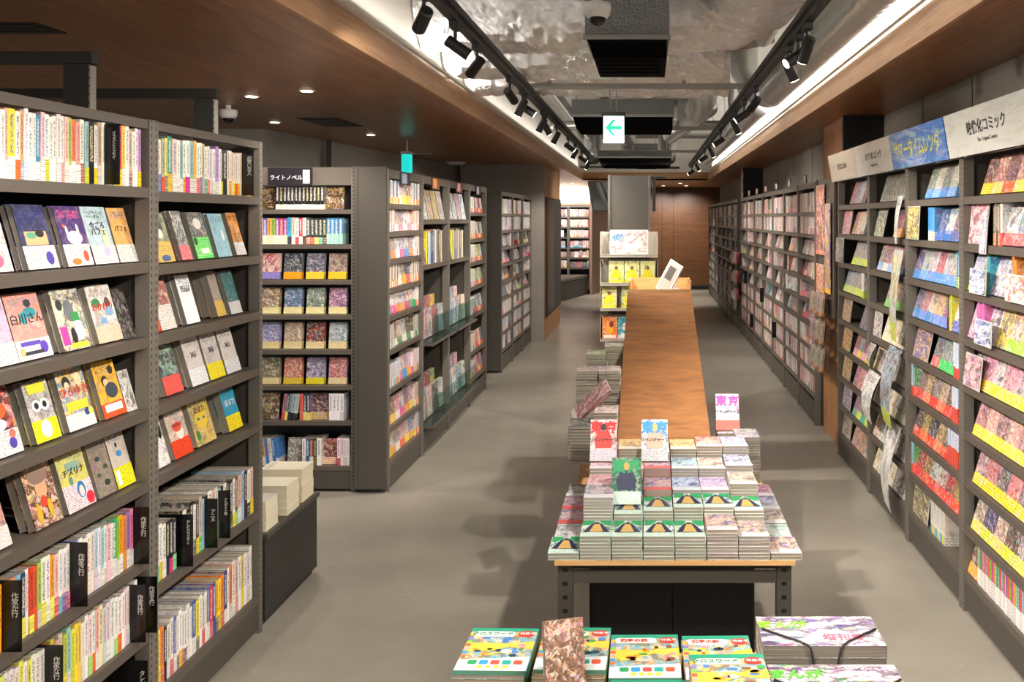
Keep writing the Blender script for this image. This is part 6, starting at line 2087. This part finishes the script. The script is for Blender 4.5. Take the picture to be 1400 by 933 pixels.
standing(-0.09, TY0 + 0.181 * 1 + 0.10, ztop(1, 2), '23604a', 'd4ece0', '2f9a5a', '1f9a5c', None, 'upright green comic of a robed figure, lowest and nearest of the standing four', ('23284c', 'c8a45c'))
standing(0.026, TY0 + 0.181 * 3 + 0.10, ztop(3, 3), 'e4e8ee', 'd0d4d8', '3c7cc0', '3c9cd8', '9', 'upright white comic with sky blue title, centred before the plywood', ('d8b49c', 'e0c078'))
standing(-0.199, TY0 + 0.181 * 3 + 0.10, ztop(3, 1), 'e8e4e4', 'd8d0dc', 'c83434', 'd8302c', '1', 'upright white comic with red title on the left of the plywood', ('d8342c', '2a2426'))
# right-hand side stacks beyond the front rows
flat_stack('comic_volume', 0.400, 4.52, TZ, 13, 0.115, 0.176, 0.0135, ['d8d4d8', 'c8ccd4'], 0, 'the stack under the magenta-titled comic', 'comics stacked beside the plywood board', 'comic', 'comic', art=0.9, indiv=12)
flat_stack('comic_volume', 0.470, 4.33, TZ, 15, 0.113, 0.174, 0.0135, ['b8b0b4', 'c0b8bc', 'a89ca8'], 0, 'the stack at the right table edge', 'comics stacked beside the plywood board', 'comic', 'comic', art=0.9)
standing(0.395, 4.48, 0.741, 'e8e4e6', 'e84c34', '8c5ca0', 'e04ca0', '8', 'upright white comic with magenta title on the right of the plywood', None)
# left side
GLS = 'comics stacked on the left of the plywood board'
for i, (x, y, n, cc, w_) in enumerate([(-0.322, 4.30, 19, ['2a2624'], 'the black-edged stack left of the plywood'), (-0.208, 4.40, 22, ['e0dcdc', 'd8c0bc'], 'the pale stack behind the red-titled comic'),
                                       (-0.325, 4.80, 31, ['c8b4a8', 'd8d0c8'], 'the tall grey stack, left column'), (-0.208, 4.80, 31, ['d8b8c0', 'd8d4d0'], 'the tall stack against the board'),
                                       (-0.300, 5.20, 33, ['b8c48c', 'd8dcc8'], 'the far lime-topped left stack'), (-0.206, 5.40, 34, ['c8d080', 'e0dcd4'], 'the farthest stack against the board')]):
    flat_stack('comic_volume', x, y, TZ, n, 0.113, 0.176, 0.0135, cc, 0, w_, GLS, 'comic', 'comic', art=0.9, indiv=12)
# sample book on a clear stand
ss = empty('book_stand', (-0.26, 4.62, 0), 0, 'clear upright book stand on the left side of the table', 'book stand')
MB().box(0.04, 0.043, -0.10, 0.0, TZ + 0.001, 1.14).build('post_sheet', M['clear'], ss)
d1, d2 = Vector((0.72, 0, 0.69)).normalized(), -Vector((-0.2, 0.93, 0.21)).normalized()
d3 = d1.cross(d2).normalized()
d2 = d3.cross(d1)
SBM = Matrix(((d2.x, d3.x, d1.x, -0.375), (d2.y, d3.y, d1.y, 4.50), (d2.z, d3.z, d1.z, 0.80), (0, 0, 0, 1)))
o = book('sample_book', 0.15, 0.24, 0.014, SBM, '6c4444', 'd8d4c4', 'c88c8c', 0.1, 1.0, True)
tag(o, 'sample manga with a dark red cover tilted on the clear stand', 'comic')

# ============================================================ FOREGROUND TABLE OF MAGAZINES
FZ = 0.40
ft = empty('low_table', (0, 0, 0), 0, 'low foreground table under the puzzle magazines', 'table')
MB().box(-0.56, 0.66, 1.9, 2.9, FZ - 0.02, FZ).build('table_top', M['plyedge'], ft)
for x in (-0.50, 0.60):
    for y in (1.95, 2.8):
        MB().box(-0.022, 0.022, -0.0, 0.04, 0, FZ - 0.021).build('leg', M['holed'], ft, loc=(x, y, 0))
GM = 'puzzle magazines stacked on the foreground table'


def mag_stack(x, y, n, rz, title, colour, where, w=0.205, h=0.285, t=0.012):
    z = FZ + 0.001
    last = None
    for k in range(n):
        m = Matrix.Translation((x + random.uniform(-.002, .002), y + random.uniform(-.002, .002), z + t / 2)) @ Matrix.Rotation(R(rz) + random.uniform(-.008, .008), 4, 'Z') @ Matrix.Rotation(-PI / 2, 4, 'X') @ Matrix.Translation((0, 0, -h / 2))
        top = k == n - 1
        o = book('puzzle_magazine', w, h, t, m, '5cb0d0' if top else '2c6c50', '3c6c54', 'e8b43c', 0.0 if top else 0.0, 1.0, top)
        pos = 'topmost' if top else ordw(n - k) + ' from the top'
        tag(o, f'colourful puzzle magazine, {pos} of the {where}', 'magazine', GM)
        z += t + 0.0004
        last = o
    y_ = -t / 2

    def dec(name, pts, col, d=0.0010):
        b = MB().quadbox([(px, 0, pz) for px, pz in pts], (0, -0.0004, 0)).build(name, pmat(col, 0.3), last)
        b.location = (0, y_ - d, 0)

    def rr(x0, x1, z0_, z1_, r=0.008):
        out = []
        for cx, cz, a0 in ((x1 - r, z1_ - r, 0), (x0 + r, z1_ - r, 90), (x0 + r, z0_ + r, 180), (x1 - r, z0_ + r, 270)):
            for q in (0, 30, 60, 90):
                out.append((cx + r * math.cos(R(a0 + q)), cz + r * math.sin(R(a0 + q))))
        return out
    W = w / 2
    dec('cover_border', [(-W, 0.262), (W, 0.262), (W, h), (-W, h)], '2c9c7c', 0.0006)
    dec('cover_panel', [(-W, 0.0), (W, 0.0), (W, 0.022), (-W, 0.022)], '3c6c54', 0.0006)
    dec('cover_panel', [(-W, 0.023), (W, 0.023), (W, 0.105), (-W, 0.085)], 'e4ecec', 0.0006)
    dec('cover_panel', [(-W, 0.13), (-0.02, 0.14), (0.03, 0.165), (W, 0.15), (W, 0.20), (0.02, 0.185), (-W, 0.19)], 'e8cc4c', 0.0006)
    dec('cover_panel', rr(-W + 0.012, W * 0.35, 0.228, 0.262, 0.014), 'f0ece4', 0.0011)
    dec('cover_panel', rr(W * 0.45, W - 0.008, 0.228, 0.266, 0.016), 'd83c34', 0.0011)
    rg = random.Random(n * 7 + int(abs(x) * 100))
    for i in range(16):
        cx, cz = rg.uniform(-W + 0.03, W - 0.015), rg.uniform(0.112, 0.222)
        a_, b_ = rg.uniform(0.006, 0.018), rg.uniform(0.005, 0.011)
        dec('cover_picture', [(cx + a_ * math.cos(q * PI / 6), cz + b_ * math.sin(q * PI / 6)) for q in range(12)], rg.choice(['e8a02c', '4c84c8', '4ca04c', 'c8543c', '8c5c3c', 'f0e4d0', 'e8d83c', '2c3c5c', 'e898a8']), 0.0009)
    for i in range(5):
        cc = ['2ca05c', '3c9cd8', 'e0584c', '2ca89c', 'e85c3c'][i]
        dec('cover_panel', rr(-W + 0.030 + i * 0.033, -W + 0.056 + i * 0.033, 0.058, 0.082, 0.005), cc, 0.0011)
    for i in range(4):
        dec('cover_panel', rr(-W + 0.060 + i * 0.024, -W + 0.078 + i * 0.024, 0.036, 0.052, 0.008), 'e0dc2c', 0.0011)
    for i in range(7):
        dec('cover_panel', [(-W + 0.001, 0.10 + i * 0.022), (-W + 0.016, 0.10 + i * 0.022), (-W + 0.016, 0.115 + i * 0.022), (-W + 0.001, 0.115 + i * 0.022)], ['e87c4c', '3c9cd8', 'e0a0b8', 'e05c4c', '8cc04c', '9c7cc0', 'f0b83c'][i], 0.0011)
    link('title_lettering', text_mesh(title, 0.021, pmat(colour, 0.3), bold=0.0006), last, (-W * 0.32, y_ - 0.0022, 0.246), (R(90), 0, 0))
    link('title_lettering', text_mesh('特集号', 0.016, pmat('f4f0e8', 0.3)), last, (W * 0.72, y_ - 0.0022, 0.248), (R(90), 0, 0))
    return last


mag_stack(-0.448, 2.655, 10, -1.5, 'クロスワード', '2c8c5c', 'leftmost foreground stack')
mag_stack(-0.222, 2.66, 10, -0.8, 'クロスワード', '2c8c5c', 'stack behind the wrapped sample book')
mag_stack(-0.010, 2.64, 9, 0.3, '漢字の森', 'd83c34', 'foreground stack with the red vertical title')
mag_stack(0.205, 2.63, 9, 1.2, '漢字の森', 'd83c34', 'stack beside the tied magazines')
mag_stack(0.0, 2.34, 10, 0.5, 'クロスワード', '2c8c5c', 'front foreground stack in the middle')
mag_stack(0.215, 2.335, 16, 1.0, 'クロスワード', '2c8c5c', 'highest foreground stack')


def tied_magazine(x, y, z, n, w, d, t, lb, c, ik, tcol):
    zz = z
    for k in range(n):
        m = Matrix.Translation((x, y, zz + t / 2)) @ Matrix.Rotation(-PI / 2, 4, 'X') @ Matrix.Translation((0, 0, -d / 2))
        o = book('comic_magazine', w, d, t, m, c, 'e4e0dc', ik, 0.0, 1.0, True)
        tag(o, lb if k == n - 1 else 'thick comic magazine ' + ordw(n - k) + ' from the top in the ' + ('tied pile' if y > 2.5 else 'nearest right pile'), 'magazine', 'thick comic magazines on the foreground table')
        zz += t + 0.0006
    link('title_lettering', text_mesh('まんが', 0.05, pmat(tcol, 0.3), bold=0.002), o, (-w * 0.30, -t / 2 - 0.0012, d * 0.72), (R(90), 0, 0))
    link('title_lettering', text_mesh('増刊号', 0.04, pmat('e06c84', 0.3), bold=0.001), o, (w * 0.18, -t / 2 - 0.0012, d * 0.28), (R(90), 0, 0))
    # flat cord crossing over the front edge
    cd = []
    for s in (-1, 1):
        q = [(x + s * w * 0.48, y + d * 0.02, zz + 0.004), (x + s * w * 0.2, y - d * 0.40, zz + 0.004), (x + s * w * 0.14, y - d / 2 - 0.006, zz + 0.004), (x + s * w * 0.12, y - d / 2 - 0.006, zz - 0.005), (x + s * 0.012, y - d / 2 - 0.006, zz - n * t * 0.8),
             (x - s * 0.01, y - d / 2 - 0.006, z + 0.004)]
        cd.append(q)
    r = tag(MB().tube(cd[0], 0.003, 6).build('binding_cord', M['cord'], smooth=True), 'dark cord binding the ' + lb.split(',')[0], 'cord')
    MB().tube(cd[1], 0.003, 6).build('cord_strand', M['cord'], r, smooth=True)
    return zz


tied_magazine(0.492, 2.60, FZ + 0.001, 6, 0.345, 0.185, 0.034, 'white thick comic magazine with a violet-haired girl, tied with cord', 'e6dede', '6c4c7c', '8cd03c')
tied_magazine(0.500, 2.38, FZ + 0.001, 5, 0.35, 0.185, 0.034, 'pink thick comic magazine with a purple title, nearest the viewer on the right', 'e4c8d0', '4c4464', '5cc03c')
sb = book('wrapped_book', 0.13, 0.17, 0.012, M4((-0.225, 2.435, 0.53), R(-20), R(38), R(10)), '6c5444', 'e0dccf', 'd8a48c', 0.0, 1.0, True)
tag(sb, 'shrink-wrapped sample manga propped upright in front of the second magazine stack', 'comic')
fl = MB().quadbox([(0.064, -0.008, 0.0), (0.078, -0.010, 0.02), (0.080, -0.006, 0.15), (0.062, -0.008, 0.172)], (0, 0.016, 0)).build('wrap_film', M['clear'], sb)

many_build(MANYF, 'distant_comics', 'comics filling the distant bookcases and standing behind the front copies nearer by', 'comics')
print('OBJECTS', len(bpy.data.objects), 'BOOKS', sum(1 for o in bpy.data.objects if 'c1' in o.keys()))
from collections import Counter
print(Counter(o.name.split('.')[0] for o in bpy.data.objects if o.parent is None).most_common(14))
